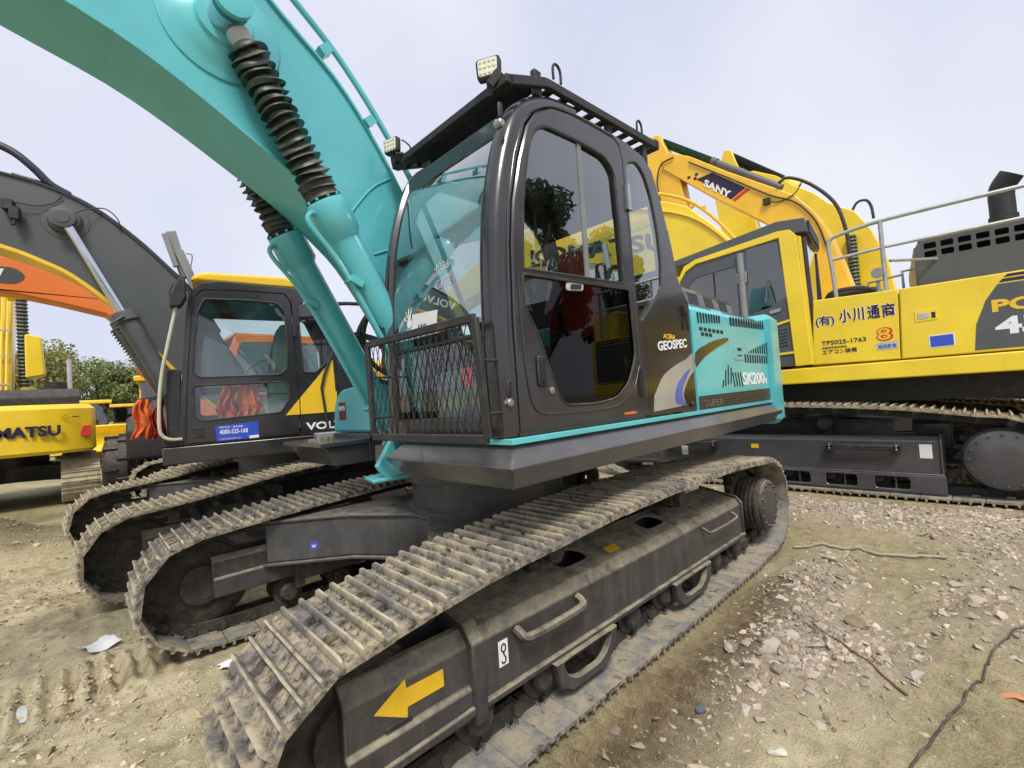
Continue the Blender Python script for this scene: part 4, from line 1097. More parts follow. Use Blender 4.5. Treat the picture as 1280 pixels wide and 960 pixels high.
text('工程机械有限公司', (1.245, y0-.0045, 1.246), (1,0,0), (0,0,1), .014, M['white'], dB, 'sticker_lettering', WB, width=.18)
# yellow side panel and engine house
m = MB(); m.prism([(1.985,1.445),(1.985,1.62),(2.33,2.03),(2.36,2.0),(2.36,1.45)], 'y', y0-.006, y0+.01); m.prism([(1.84,1.445),(1.975,1.61),(1.975,1.445)], 'y', y0-.006, y0+.004)
m.build('yellow_panel', M['vyellow'], cb, WB)
m = MB(); m.box(2.63, 4.7, 5.02, 7.5, 1.22, 2.02); m.build('engine_house', M['vyellow'], gx_, WB, bevel=.04)
m = MB(); m.box(2.63, 4.7, 5.015, 5.02, 1.22, 1.44); m.build('lower_panel', M['black'], gx_, WB)
text('VOLVO', (2.03, y0+.0035, 1.27), (1,0,0), (0,0,1), .082, M['white'], cb, 'maker_lettering', WB, width=.50, bold=.035)
m = MB(); m.prism(fil([(4.6,5.05),(4.95,5.2),(5.1,5.6),(5.1,7.0),(4.95,7.4),(4.6,7.5)], .1), 'z', 1.1, 2.05, ch=.04, chb=.04); m.build('counterweight', M['gboom'], gx_, WB)
m = MB(); m.tube([(2.34,4.99,2.13),(2.23,4.97,1.85),(2.20,4.97,1.72),(2.25,4.97,1.24)], .014, 8); m.build('rear_grab_bar', M['matte'], gx_, WB)
m = MB(); m.box(2.1,2.62,4.80,5.0,1.17,1.235); m.build('step', M['grey'], gx_, WB, bevel=.01)
m = MB(); m.tube(crm([(1.03,4.99,2.69),(.96,4.96,2.58),(.92,4.95,2.4),(.86,4.95,2.1),(.83,4.95,1.95),(.80,4.95,1.7),(.79,4.95,1.42),(.81,4.96,1.33),(.87,4.97,1.29),(.95,5.0,1.285)],4), .015, 8); m.build('grab_rail', M['cream'], gx_, WB)
m = MB(); m.prism(fil([(.975,2.80),(1.03,2.80),(1.03,2.62),(.98,2.53),(.90,2.52),(.90,2.60)], .02), 'y', 4.90, 5.04, ch=.01); m.tube([(.93,4.97,2.75),(.90,4.97,2.68),(.91,4.97,2.6)], .008, 6); m.build('mirror', M['matte'], gx_, WB)
m = MB(); m.box(.84,.96,5.02,5.1,1.20,1.95); m.box(.80,.97,5.0,5.25,1.215,1.30); m.build('front_bracket', M['matte'], gx_, WB, bevel=.015)
# seat, console, levers
m = MB(); m.box(1.58,2.02,5.25,5.70,1.55,1.68); m.prism(fil([(1.72,1.66),(1.95,1.66),(2.02,2.15),(1.98,2.45),(1.85,2.46),(1.78,2.2)], .06), 'y', 5.26, 5.66, ch=.03); m.build('seat', M['seat'], cb, WB, bevel=.02)
m = MB(); m.box(1.60,1.95,5.14,5.22,1.3,1.64); m.box(1.50,1.95,5.74,5.86,1.3,1.72); m.build('control_console', M['lgrey'], cb, WB, bevel=.03)
m = MB(); m.tube(crm([(1.45,5.8,1.72),(1.55,5.8,2.0),(1.75,5.8,2.12),(1.95,5.8,2.12)],4), .014, 8); m.build('control_lever', M['cream'], cb, WB)
# boom
yb0, yb1 = 6.02, 6.45
bb = crm([(-4.2,2.6),(-3.4,3.15),(-2.6,3.42),(-1.7,3.52),(-1.1,3.45),(-.47,3.29),(-.16,3.16),(.06,3.03),(.34,2.77),(.50,2.58),(.75,2.2),(1.1,1.75),(1.4,1.45)], 3)
bt = crm([(-4.2,2.9),(-3.5,3.6),(-2.7,3.98),(-1.8,4.15),(-1.1,4.12),(-.46,3.99),(-.16,3.93),(.2,3.76),(.55,3.47),(.83,3.17),(1.05,2.88),(1.3,2.4),(1.75,1.55)], 3)
m = MB(); m.prism(bb+bt[::-1], 'y', yb0, yb1); bmB = m.build('boom', M['gboom'], gx_, WB)
m = MB(); flange(bt, yb0-.02, yb1+.02, .02, m, 1); m.build('boom_flange', M['matte'], bmB, WB)
m = MB(); flange(bb, yb0-.015, yb1+.015, .035, m, -1); m.build('boom_underside', M['vyellow'], bmB, WB)
pb = (.0, 3.585); fb = (.98, 1.45)
m = MB(); m.lathe((pb[0],yb0,pb[1]),(pb[0],yb0-1,pb[1]),[(0,.19),(.006,.185),(.008,.14),(.05,.12),(.06,.10),(.10,.10),(.105,.105),(.15,.105),(.155,.06),(.16,.06)],30); m.build('boom_boss', M['gboom'], bmB, WB)
d = (V(fb)-V(pb)).normalized(); U = lambda t, y: (pb[0]+d.x*t, y, pb[1]+d.y*t); L_ = (V(fb)-V(pb)).length
for y in (yb0-.09, yb1+.09):
    m = MB(); m.lathe(U(1.04,y), U(L_,y), [(0,.09),(.0,.115),(.02,.12),(.10,.12),(.12,.095),(L_-1.1,.095)], 20)
    c_ = m.build('boom_cylinder', M['gboom'], gx_, WB)
    m = MB(); m.lathe(U(.02,y), U(L_,y), [(0,.045),(1.05,.045)], 16); m.lathe((pb[0],y-.05,pb[1]),(pb[0],y+.04,pb[1]),[(0,.08),(.09,.08)],20); m.build('piston_rod', M['chrome'], c_, WB)
    m = MB(); m.tube([U(1.10,y-.12), V(U(1.15,y-.13))+V((-.12,0,-.04)), V(U(1.7,y-.1))+V((-.11,0,-.05)), V(U(L_-.2,y))+V((-.1,0,-.05))], .016, 8); m.build('cylinder_pipe', M['gboom'], c_, WB)
text('VOLVO', (-3.05, yb0-.004, 3.62), (1,0,.10), (0,0,1), .20, M['white'], bmB, 'maker_lettering', WB, width=1.15, bold=.03)
# boom light with wires
m = MB(); m.box(-.44,-.36,5.93,6.02,3.62,3.72); m.box(-.38,-.31,5.90,5.98,3.52,3.64); m.tube([(-.345,5.92,3.52),(-.345,5.92,3.47),(-.37,5.92,3.46)], .012, 6); m.build('boom_light', M['matte'], bmB, WB, bevel=.008)
m = MB(); m.tube(crm([(-.36,5.96,3.70),(-.2,5.98,3.70),(-.08,6.0,3.76),(-.02,6.0,3.84)],5), .006, 6); m.tube(crm([(.08,5.9,3.64),(.18,5.95,3.72),(.32,5.98,3.76),(.42,5.98,3.66),(.43,6.0,3.55)],5), .006, 6); m.build('wire', M['rubber'], bmB, WB)
m = MB()
for k in range(3): m.tube(crm([(1.3,6.1+.08*k,2.5),(1.05,6.1+.08*k,2.96),(.83,6.1+.08*k,3.22),(.55,6.1+.08*k,3.52),(.2,6.1+.08*k,3.81),(-.16,6.1+.08*k,3.98),(-.40,6.1+.08*k,4.04)],4), .016, 8)
m.build('boom_pipe', M['hose'], bmB, WB)
m = MB(); m.tube(crm([(.02,6.1,3.90),(-.12,6.08,3.98),(-.24,6.06,4.12),(-.40,6.06,4.26),(-.6,6.06,4.30),(-1.1,6.08,4.2)],5), .038, 10); m.build('hydraulic_hose', M['hose'], bmB, WB)
# a raised ram leaning on the boom near the cab
m = MB(); m.bar((1.12,6.2,2.90),(.93,6.2,3.45),.09,.09); m.bar((.98,6.25,3.15),(.86,6.25,3.68),.10,.10); m.bar((.90,6.15,3.25),(.80,6.15,3.62),.06,.05); m.tube(crm([(1.0,6.1,3.4),(1.06,6.1,3.38),(1.04,6.1,3.2),(1.10,6.1,3.0)],4), .008, 6)
m.build('rail_bracket', M['grey'], gx_, WB, bevel=.01)

# --- orange jackets: hanging outside on the front rail and inside the cab
def cloth(name, label, x, y, z, w, h, mat, seed, W=WB, cat='jacket', group=None, d=.10):
    rnd = random.Random(seed); m = MB(); nu, nv = 20, 16; vs = []
    for j in range(nv+1):
        v = j/nv
        for i in range(nu+1):
            u = i/nu; px = (u-.5)*w*(.55+.5*math.sin(min(1,v*1.4)*1.6)); 
            py = .03*math.sin(u*19+seed+v*2)*(.3+v) + .02*math.sin(u*7+v*6+seed)
            q = noise.noise_vector(V((u*3+seed, v*4, seed*.7)))*.035*(.2+v) + noise.noise_vector(V((u*6+seed, v*2.2, seed)))*.010; q.z *= .3
            vs.append((x+px + .02*math.sin(v*7+seed)+q.x, y+py - d*math.sin(math.pi*u)*.5+q.y, z - v*h - .012*math.sin(u*6+seed)*v+q.z))
    fs = [(j*(nu+1)+i, j*(nu+1)+i+1, (j+1)*(nu+1)+i+1, (j+1)*(nu+1)+i) for j in range(nv) for i in range(nu)]
    n0 = len(vs); vs += [(p[0], p[1]+.018, p[2]) for p in vs]
    fs += [tuple(q+n0 for q in f[::-1]) for f in fs]
    def st(a, b): fs.append((a, b, b+n0, a+n0))
    for i in range(nu): st(i+1, i); st(nv*(nu+1)+i, nv*(nu+1)+i+1)
    for j in range(nv): st(j*(nu+1), (j+1)*(nu+1)); st((j+1)*(nu+1)+nu, j*(nu+1)+nu)
    m.add(vs, fs)
    o = m.build(name, mat, None, W, smooth=60); tag(o, label, cat, group); return o
m = MB(); m.bar((.84,5.05,1.70),(.60,5.22,1.67),.03,.03); m.build('coat_rail', M['matte'], gx_, WB)
cloth('jacket', 'orange work jacket hanging outside the black and yellow excavator cab', .67, 5.16, 1.68, .17, .36, M['ocloth'], 3, group='work jackets on the black and yellow excavator')
cloth('jacket', 'dark red jacket hanging beside the cab front pillar', .78, 5.08, 1.68, .09, .36, M['red'], 8, group='work jackets on the black and yellow excavator')
cloth('jacket', 'orange vest seen low through the cab door window, left of the seat', 1.33, 5.12, 1.80, .16, .36, M['ocloth'], 13, group='work jackets on the black and yellow excavator')
cloth('jacket', 'broad orange-brown jacket draped over the seat inside the cab', 1.51, 5.09, 1.83, .22, .36, M['ocloth'], 21, group='work jackets on the black and yellow excavator')
# ------------------------------------------------------------------ big yellow excavator on the right
gk = thing('excavator', 'large bright yellow excavator with grey handrails and black engine hood, at the right edge', 'excavator', (8.55, 2.4, 0), 'parked crawler excavators')
SG = 1.25
WCG = T(8.55, 2.42) @ rz(-90) @ Matrix.Scale(SG, 4)
undercarriage(gk, WCG, (M['muddy2'], M['skirt'], M['matte'], M['skirt']), spr=(2.03,.39,.37), top=((-1.15,.82),(-.6,.90),(0,.92),(1.2,.86)), style='komatsu', fz=(.23,.53,.57), shoes=(True, True), detail=(True, False), N=46)
WG = T(8.4, 1.9) @ rz(6-90)      # local x = rear, y = away; x = 1.9 - y measured, near face y = -1.4
def gm(y, z): return (1.9-y, z)
NY = -1.4
m = MB(); m.prism([gm(4.6,1.42), gm(-2.1,1.41), gm(-2.1,1.62), gm(4.6,1.62)], 'y', NY-.03, 2.0)
m.build('main_deck', M['yellow'], gk, WG, bevel=.015)
m = MB(); m.box(-2.2, 3.6, -.9, 1.4, 1.12, 1.41); m.build('deck_underside', M['matte'], gk, WG)
m = MB(); m.prism([gm(1.665,1.655), gm(.79,1.64), gm(.755,2.475), gm(1.61,2.50)], 'y', NY, NY+.5, ch=.012)
d1 = m.build('side_door', M['yellow'], gk, WG, bevel=.0)
m = MB(); m.prism([gm(.778,1.64), gm(-2.1,1.635), gm(-2.1,2.47), gm(.743,2.475)], 'y', NY, NY+.5, ch=.012)
d2 = m.build('engine_door', M['yellow'], gk, WG)
m = MB(); m.box(.2, 4.0, NY+.1, 1.9, 1.62, 2.44); m.build('engine_house', M['yellow'], gk, WG, bevel=.03)
m = MB(); m.box(-1.9, .3, 0.7, 1.95, 1.62, 2.5); m.build('fuel_tank', M['yellow'], gk, WG, bevel=.03)
# graphic and lettering
decal([gm(.16,1.665), gm(.13,1.95), gm(.04,2.2), gm(-.06,2.36), gm(-2.0,2.36), gm(-2.0,1.665)], 'y', NY-.001, M['gboom'], d2, 'dark_panel_print', WG, t=.002)
decal([gm(-.07,2.375), gm(-.10,2.41), gm(-2.0,2.41), gm(-2.0,2.375)], 'y', NY-.001, M['purple'], d2, 'stripe_print', WG, t=.002)
decal([gm(-.11,2.425), gm(-.14,2.455), gm(-2.0,2.455), gm(-2.0,2.425)], 'y', NY-.001, M['purple'], d2, 'stripe_print', WG, t=.002)
text('PC', (1.9+.0, NY-.004, 2.06), (1,0,0), (0,0,1), .135, M['arrow'], d2, 'model_lettering', WG, width=.31, bold=.04)
text('450', (1.9+.01, NY-.004, 1.81), (1,0,0), (0,0,1), .19, M['white'], d2, 'model_number', WG, width=.56, bold=.04)
def gt(s, y, z, h, w, mat, par, name='lettering', bold=.02): return text(s, (1.9-y, NY-.0025, z), (1,0,0), (0,0,1), h, mat, par, name, WG, width=w, bold=bold)
for (s_, y, w) in (('小',1.345,.13),('川',1.205,.12),('通',1.06,.13),('商',.92,.13)):
    text(s_, (1.9-y, NY-.002, 2.155), (1,0,0), (0,0,1), .175, M['white'], d1, 'owner_lettering', WG, width=w, bold=.055, thick=.001)
    text(s_, (1.9-y, NY-.0035, 2.16), (1,0,0), (0,0,1), .165, M['purple'], d1, 'owner_lettering', WG, width=w-.008, bold=.022, thick=.002)
text('(有)', (1.9-1.60, NY-.002, 2.13), (1,0,0), (0,0,1), .155, M['white'], d1, 'owner_lettering', WG, width=.205, bold=.05, thick=.001)
text('(有)', (1.9-1.598, NY-.0035, 2.135), (1,0,0), (0,0,1), .145, M['purple'], d1, 'owner_lettering', WG, width=.20, bold=.02, thick=.002)
gt('TPS025-1763', 1.555, 1.895, .055, .46, M['blk'], d1, 'serial_lettering', .012)
gt('低騒音型建設機械', 1.555, 1.845, .028, .26, M['blk'], d1, 'small_lettering', .0)
gt('エアコン装備', 1.555, 1.775, .06, .36, M['blk'], d1, 'air_conditioning_lettering', .01)
gt('8', .995, 1.875, .165, .16, M['redp'], d1, 'red_number', .05)
text('8', (1.9-.985, NY-.0045, 1.888), (1,0,0), (0,0,1), .14, M['arrow'], d1, 'red_number', WG, width=.125, bold=.0, thick=.001)
decal([gm(1.0,1.765), gm(.80,1.77), gm(.80,1.86), gm(1.0,1.855)], 'y', NY-.0005, M['lgrey'], d1, 'green_label', WG)
gt('超低騒音', .985, 1.783, .05, .17, M['blue'], d1, 'label_lettering', .01)
# latch, plain round-headed decal stand-in
m = MB(); m.prism(fil([gm(.63,2.055), gm(.43,2.06), gm(.43,2.19), gm(.63,2.185)], .01), 'y', NY-.006, NY, ch=.003); m.build('latch_frame', M['yellow'], d2, WG)
m = MB(); m.prism(fil([gm(.605,2.08), gm(.505,2.085), gm(.505,2.15), gm(.605,2.15)], .008), 'y', NY-.010, NY-.005, ch=.002); m.build('latch', M['lgrey'], d2, WG)
m = MB(); m.prism([gm(.485,2.08), gm(.45,2.08), gm(.45,2.15), gm(.485,2.15)], 'y', NY-.008, NY-.005); m.build('latch_slot', M['matte'], d2, WG)
decal([gm(.525,1.735), gm(.31,1.74), gm(.31,1.885), gm(.525,1.88)], 'y', NY-.0005, M['white'], d2, 'sticker_border', WG)
decal([gm(.515,1.745), gm(.32,1.75), gm(.32,1.875), gm(.515,1.87)], 'y', NY-.003, M['blue'], d2, 'blue_sticker', WG)
# engine hood, exhaust
m = MB(); hx0, hx1 = 1.9-.56, 4.0
holes = []
for r_ in range(2):
    for k in range(12):
        a = hx0+.10+.155*k; holes.append(fil([(a,2.90+.105*r_),(a+.115,2.90+.105*r_),(a+.115,2.975+.105*r_),(a,2.975+.105*r_)], .015, 2))
m.prism(fil([(hx0+.02,2.44),(hx0,3.02),(hx0+.06,3.12),(hx1,3.16),(hx1,2.44)], [0,.05,.05,0,0]), 'y', -.80, -.78, holes=holes)
m.prism(fil([(hx0+.02,2.44),(hx0,3.02),(hx0+.06,3.12),(hx1,3.16),(hx1,2.44)], [0,.05,.05,0,0]), 'y', 1.3, 1.28)
m.box(hx0+.05, hx1, -.78, 1.28, 3.115, 3.13); m.box(hx0+.005,hx0+.02,-.78,1.28,2.44,3.05)
hd = m.build('engine_hood', M['gboom'], gk, WG)
m = MB(); m.box(hx0+.3, hx1-.2, -.7, 1.2, 2.45, 2.86); m.build('engine_block', M['lgrey'], hd, WG)
m = MB(); ex = 1.9+.33; ey = -.2
m.tube(crm([(ex,ey,2.9),(ex,ey,3.45),(ex,ey,3.62),(ex+.02,ey-.02,3.72),(ex+.10,ey-.06,3.84)],5), [.12]*10+[.13]*11 if False else .12, 20)
m.lathe((ex,ey,3.10),(ex,ey,4),[(0,.135),(.25,.135)],20)
m.build('exhaust_pipe', M['matte'], gk, WG)
# handrail
m = MB(); ry = -1.30; P = lambda y, z: (1.9-y, ry, z)
m.tube(crm([P(1.36,2.47), P(1.38,2.9), P(1.40,3.18), P(1.37,3.27), P(1.25,3.31), P(.88,3.36), P(.3,3.375), P(-.5,3.38), P(-2.0,3.4)],5), .024, 10)
m.tube([P(1.38,3.0), P(.86,3.03), P(-.3,3.04), P(-2,3.05)], .019, 8)
for y in (.86,-.75,-1.9): m.tube([P(y,2.45), P(y,3.37)], .024, 10)
m.tube([(1.9-.80,ry,2.85),(1.9-.35,ry+.5,2.86)], .018, 8); m.tube([(1.9-.66,.2,2.45),(1.9-.66,.2,2.95),(1.9-.2,.2,2.97)], .02, 8); m.tube([(1.9-1.05,-.2,2.45),(1.9-1.05,-.2,2.8),(1.9-.66,-.2,2.84)], .018, 8)
for y in (1.36,.86): 
    p_ = P(y,2.48); m.obox(p_, (.09,.09,.03))
m.build('handrail', M['galv'], gk, WG)
m = MB(); c = P(.93,2.72); m.lathe(c, (c[0],c[1]-1,c[2]), [(0,.03),(.03,.065),(.05,.065)], 16); m.tube([P(.93,2.48),P(.93,2.62)], .02, 8); m.build('rear_lamp', M['grey'], gk, WG)
m = MB(); m.prism(fil([(.35,2.5),(1.05,2.5),(.95,2.62),(.45,2.62)], .04), 'y', -1.0, .2, ch=.03); m.tube(crm([(.4,-1.1,2.5),(.5,-1.15,2.6),(.8,-1.15,2.6),(.95,-1.1,2.5)],4), .03, 8); m.build('top_cover', M['matte'], gk, WG)
# cab: dark shell, yellow roof line and rear pillar
cy = NY+.0; cyr = -.15
o_ = [gm(3.38,1.66), gm(3.36,2.6), gm(3.30,3.20), gm(3.22,3.32), gm(3.05,3.385), gm(1.95,3.50), gm(1.82,3.49), gm(1.745,3.40), gm(1.71,2.5), gm(1.675,1.66)]
dfr = fil([gm(2.44,3.34), gm(2.44,2.0), gm(3.28,2.1), gm(3.25,3.1), gm(3.12,3.24), gm(2.6,3.32)], .03)
m = MB()
h1 = fil([gm(2.36,3.385), gm(1.955,3.40), gm(1.925,3.0), gm(1.895,2.62), gm(2.10,2.50), gm(2.38,2.43)], .03)
h2 = fil([gm(2.50,3.17), gm(3.05,3.13), gm(3.17,3.05), gm(3.20,2.7), gm(3.20,2.2), gm(2.50,2.3)], .04)
m.prism(o_, 'y', cy, cy+.05, holes=[h1, h2], ch=.006, chb=0)
m.prism(o_, 'y', cyr, cyr-.04, holes=[offp(o_, .16)], ch=.006, chb=0)
m.box(1.9-3.36, 1.9-1.69, cy+.05, cyr-.04, 1.66, 1.70)
for a, b in ((gm(3.05,3.385), gm(1.95,3.50)), (gm(1.69,2.0),gm(1.68,1.66)), (gm(3.05,3.385),gm(3.22,3.32))):
    d_ = (V(b)-V(a)).normalized(); n = V((d_.y, -d_.x))*.03
    m.prism([a, b, tuple(V(b)+n), tuple(V(a)+n)], 'y', cy+.045, cyr-.04)
gc = m.build('cab', M['gboom'], gk, WG)
m = MB(); m.prism([gm(3.33,3.15), gm(3.22,3.34), gm(3.05,3.40), gm(1.95,3.515), gm(1.80,3.50), gm(1.725,3.40), gm(1.70,2.5), gm(1.665,1.66), gm(1.865,1.655), gm(1.885,2.22), gm(1.895,2.5), gm(1.935,3.42), gm(3.04,3.33), gm(3.20,3.25), gm(3.29,3.12)], 'y', cy-.025, cy-.001, ch=.008, chb=0)
m.prism([gm(1.72,3.40), gm(1.70,2.5), gm(1.665,1.66), gm(1.64,1.66), gm(1.66,2.5), gm(1.68,3.38)], 'y', cy+.0, cy+.06)
m.prism([gm(2.52,2.16), gm(1.88,2.30), gm(1.88,2.27), gm(2.52,2.13)], 'y', cy-.015, cy-.001)
m.prism([gm(2.3,1.845), gm(1.87,1.86), gm(1.87,1.83), gm(2.3,1.815)], 'y', cy-.015, cy-.001)
m.build('yellow_pillar', M['yellow'], gc, WG)
for h, nm in ((h1, 'side_window'), (h2, 'door_window')):
    m = MB(); m.prism(offp(h, .003), 'y', cy+.012, cy+.018); m.build(nm, M['gglass'], gc, WG)
m = MB(); m.prism(offp(offp(o_, .16), .003), 'y', cyr-.03, cyr-.025); m.build('right_window', M['gglass'], gc, WG)
m = MB(); m.box(1.9-2.82, 1.9-2.80, cy-.004, cy+.02, 2.25, 3.15); m.build('sash_bar', M['matte'], gc, WG)
m = MB(); m.tube([(1.9-2.43,cy-.02,2.4),(1.9-2.43,cy-.02,3.33)], .045, 12); m.box(1.9-2.50,1.9-2.36,cy-.03,cy,2.90,3.06); m.build('door_pillar', M['grey'], gc, WG, bevel=.008)
m = MB(); m.prism(fil([gm(2.12,2.40), gm(1.98,2.42), gm(1.98,2.47), gm(2.12,2.45)], .015), 'y', cy-.016, cy, ch=.004); m.build('door_handle', M['steel'], gc, WG)
m = MB()
for k in range(6): m.bar((1.9-2.10,cy-.003,1.93+.045*k), (1.9-1.93,cy-.003,1.95+.045*k), .004, .012)
m.build('air_vent', M['matte'], gc, WG)
# rear window with bronze glass
m = MB(); m.box(1.9-1.66,1.9-1.64,cy+.09,cyr-.05,2.5,3.36); m.build('rear_window', M['bglass'], gc, WG)
m = MB(); m.bar((1.9-1.63,cy+.08,2.5),(1.9-1.65,cy+.08,3.38),.04,.04); m.bar((1.9-1.63,cyr-.05,2.5),(1.9-1.65,cyr-.05,3.38),.05,.05); m.bar((1.9-1.63,cy+.1,2.5),(1.9-1.63,cyr-.05,2.5),.05,.05); m.box(1.9-1.68,1.9-1.62,cy+.05,cyr-.02,1.66,2.5); m.build('rear_frame', M['black'], gc, WG)
m = MB(); m.box(1.9-2.5,1.9-2.05,-1.05,-.55,2.2,2.32); m.box(1.9-2.1,1.9-1.98,-1.05,-.55,2.3,2.95); m.box(1.9-2.9,1.9-2.2,-1.25,-1.15,1.7,2.45); m.build('seat', M['seat'], gc, WG, bevel=.03)
m = MB(); m.prism([(1.9-2.32,2.45),(1.9-2.16,2.45),(1.9-2.12,2.9),(1.9-2.05,3.36),(1.9-2.22,3.36),(1.9-2.30,3.0)], 'y', -1.32, -1.28); m.build('curtain', M['yellow2'], gc, WG)
# roof guard / sun shade
m = MB(); m.prism([gm(3.55,3.36), gm(3.55,3.44), gm(1.95,3.66), gm(1.62,3.62), gm(1.60,3.42), gm(1.70,3.44)], 'y', cy+.0, cyr+.05); rg = m.build('roof_guard', M['gboom'], gk, WG, bevel=.01)
m = MB(); m.box(1.9-1.61,1.9-1.585,cy+.10,cyr-.05,3.44,3.60); m.build('guard_recess', M['matte'], rg, WG)
m = MB(); rnd = random.Random(2)
for k in range(30):
    t = rnd.random(); c = (1.9-(3.4-1.7*t), cy+.05+rnd.random()*.4, 3.46+.2*t); m.obox(c, (.12,.09,.025), Matrix.Rotation(rnd.random()*3,4,'Z'))
m.build('roof_dirt', M['galv'], rg, WG, bevel=.01)
# boom passing behind the cab
bo = [gm(7.6,4.35), gm(7.1,4.45), gm(5.45,4.15), gm(4.6,3.7), gm(3.6,2.9), gm(2.6,2.0), gm(2.3,1.6), gm(1.7,1.75), gm(1.9,2.4), gm(2.5,3.5), gm(2.87,4.01), gm(3.05,4.25), gm(3.48,4.72), gm(3.86,4.93), gm(4.4,5.15), gm(4.96,5.35), gm(6.1,5.35), gm(7.2,5.31), gm(8.6,5.0), gm(10.5,4.2), gm(10.4,3.9), gm(9,4.1)]
bo = [gm(10.4,3.7), gm(9,4.15), gm(7.6,4.35)] + bo[1:20]
m = MB(); m.prism(bo, 'y', -.25, .35); gb_ = m.build('boom', M['yellow'], gk, WG, bevel=.02)
text('KOMATSU', (1.9-7.0, -.256, 4.50), (1,0,-.15), (0,0,1), .34, M['blk'], gb_, 'maker_lettering', WG, width=3.2, bold=.03)
m = MB(); m.tube(crm([(1.9-2.6,-.2,3.7),(1.9-3.1,-.2,4.45),(1.9-3.6,-.2,4.92),(1.9-4.4,-.2,5.28),(1.9-5.4,-.2,5.45),(1.9-7.5,-.2,5.4)],4), .03, 8); m.tube(crm([(1.9-2.6,-.27,3.55),(1.9-3.1,-.27,4.2),(1.9-3.6,-.27,4.6),(1.9-4.4,-.27,4.95),(1.9-4.9,-.27,5.1)],4), .02, 8)
for k in range(5): m.obox((1.9-3.2-.2*k,-.2,4.6+.12*k-(.02*k*k)), (.06,.06,.06))
m.build('boom_pipe', M['yellow2'], gb_, WG)
m = MB(); m.prism(fil([(3.4,-1.3),(4.2,-1.1),(4.3,-.4),(4.3,.9),(4.2,1.6),(3.4,1.9)], .15), 'z', 1.45, 3.0, ch=.05, chb=.05); m.build('counterweight', M['yellow'], gk, WG)
for y in (-.42, .52):
    m = MB(); m.cyl((1.9-4.6,y,1.5),(1.9-4.9,y,3.3),.13); c_ = m.build('boom_cylinder', M['yellow'], gk, WG)
    m = MB(); m.cyl((1.9-4.9,y,3.3),(1.9-5.05,y,4.4),.06); m.build('piston_rod', M['chrome'], c_, WG)
m = MB(); m.prism([gm(10.3,4.1), gm(10.6,4.6), gm(11.1,4.3), gm(10.9,1.6), gm(10.5,1.4)], 'y', -.2, .3); m.build('arm', M['yellow'], gk, WG, bevel=.02)
m = MB(); m.prism([gm(10.8,1.6), gm(10.3,1.4), gm(9.9,.8), gm(10.1,.2), gm(10.9,.02), gm(11.3,.1), gm(10.6,.3), gm(10.3,.9)], 'y', -.6, .7); m.build('bucket', M['gboom'], gk, WG, bevel=.02)
for (y,z,w,h,nm,mt,x_) in ((2.33,.585,.10,.06,'orange_sticker','arrow',6.999),(.50,.57,.11,.16,'white_sticker','white',6.999),(3.38,.50,.10,.16,'white_sticker','paper',6.999)):
    m = MB(); m.box(x_-.03,x_-.0,y-w/2,y+w/2,z-h/2+.02,z+h/2+.02)
    sx = 8.55-(1.32-.13)*SG
    m = MB(); m.box(sx-.004,sx+.001,y-w/2,y+w/2,z-h/2-.02,z+h/2-.02); m.build(nm, M[mt], gk, I4)
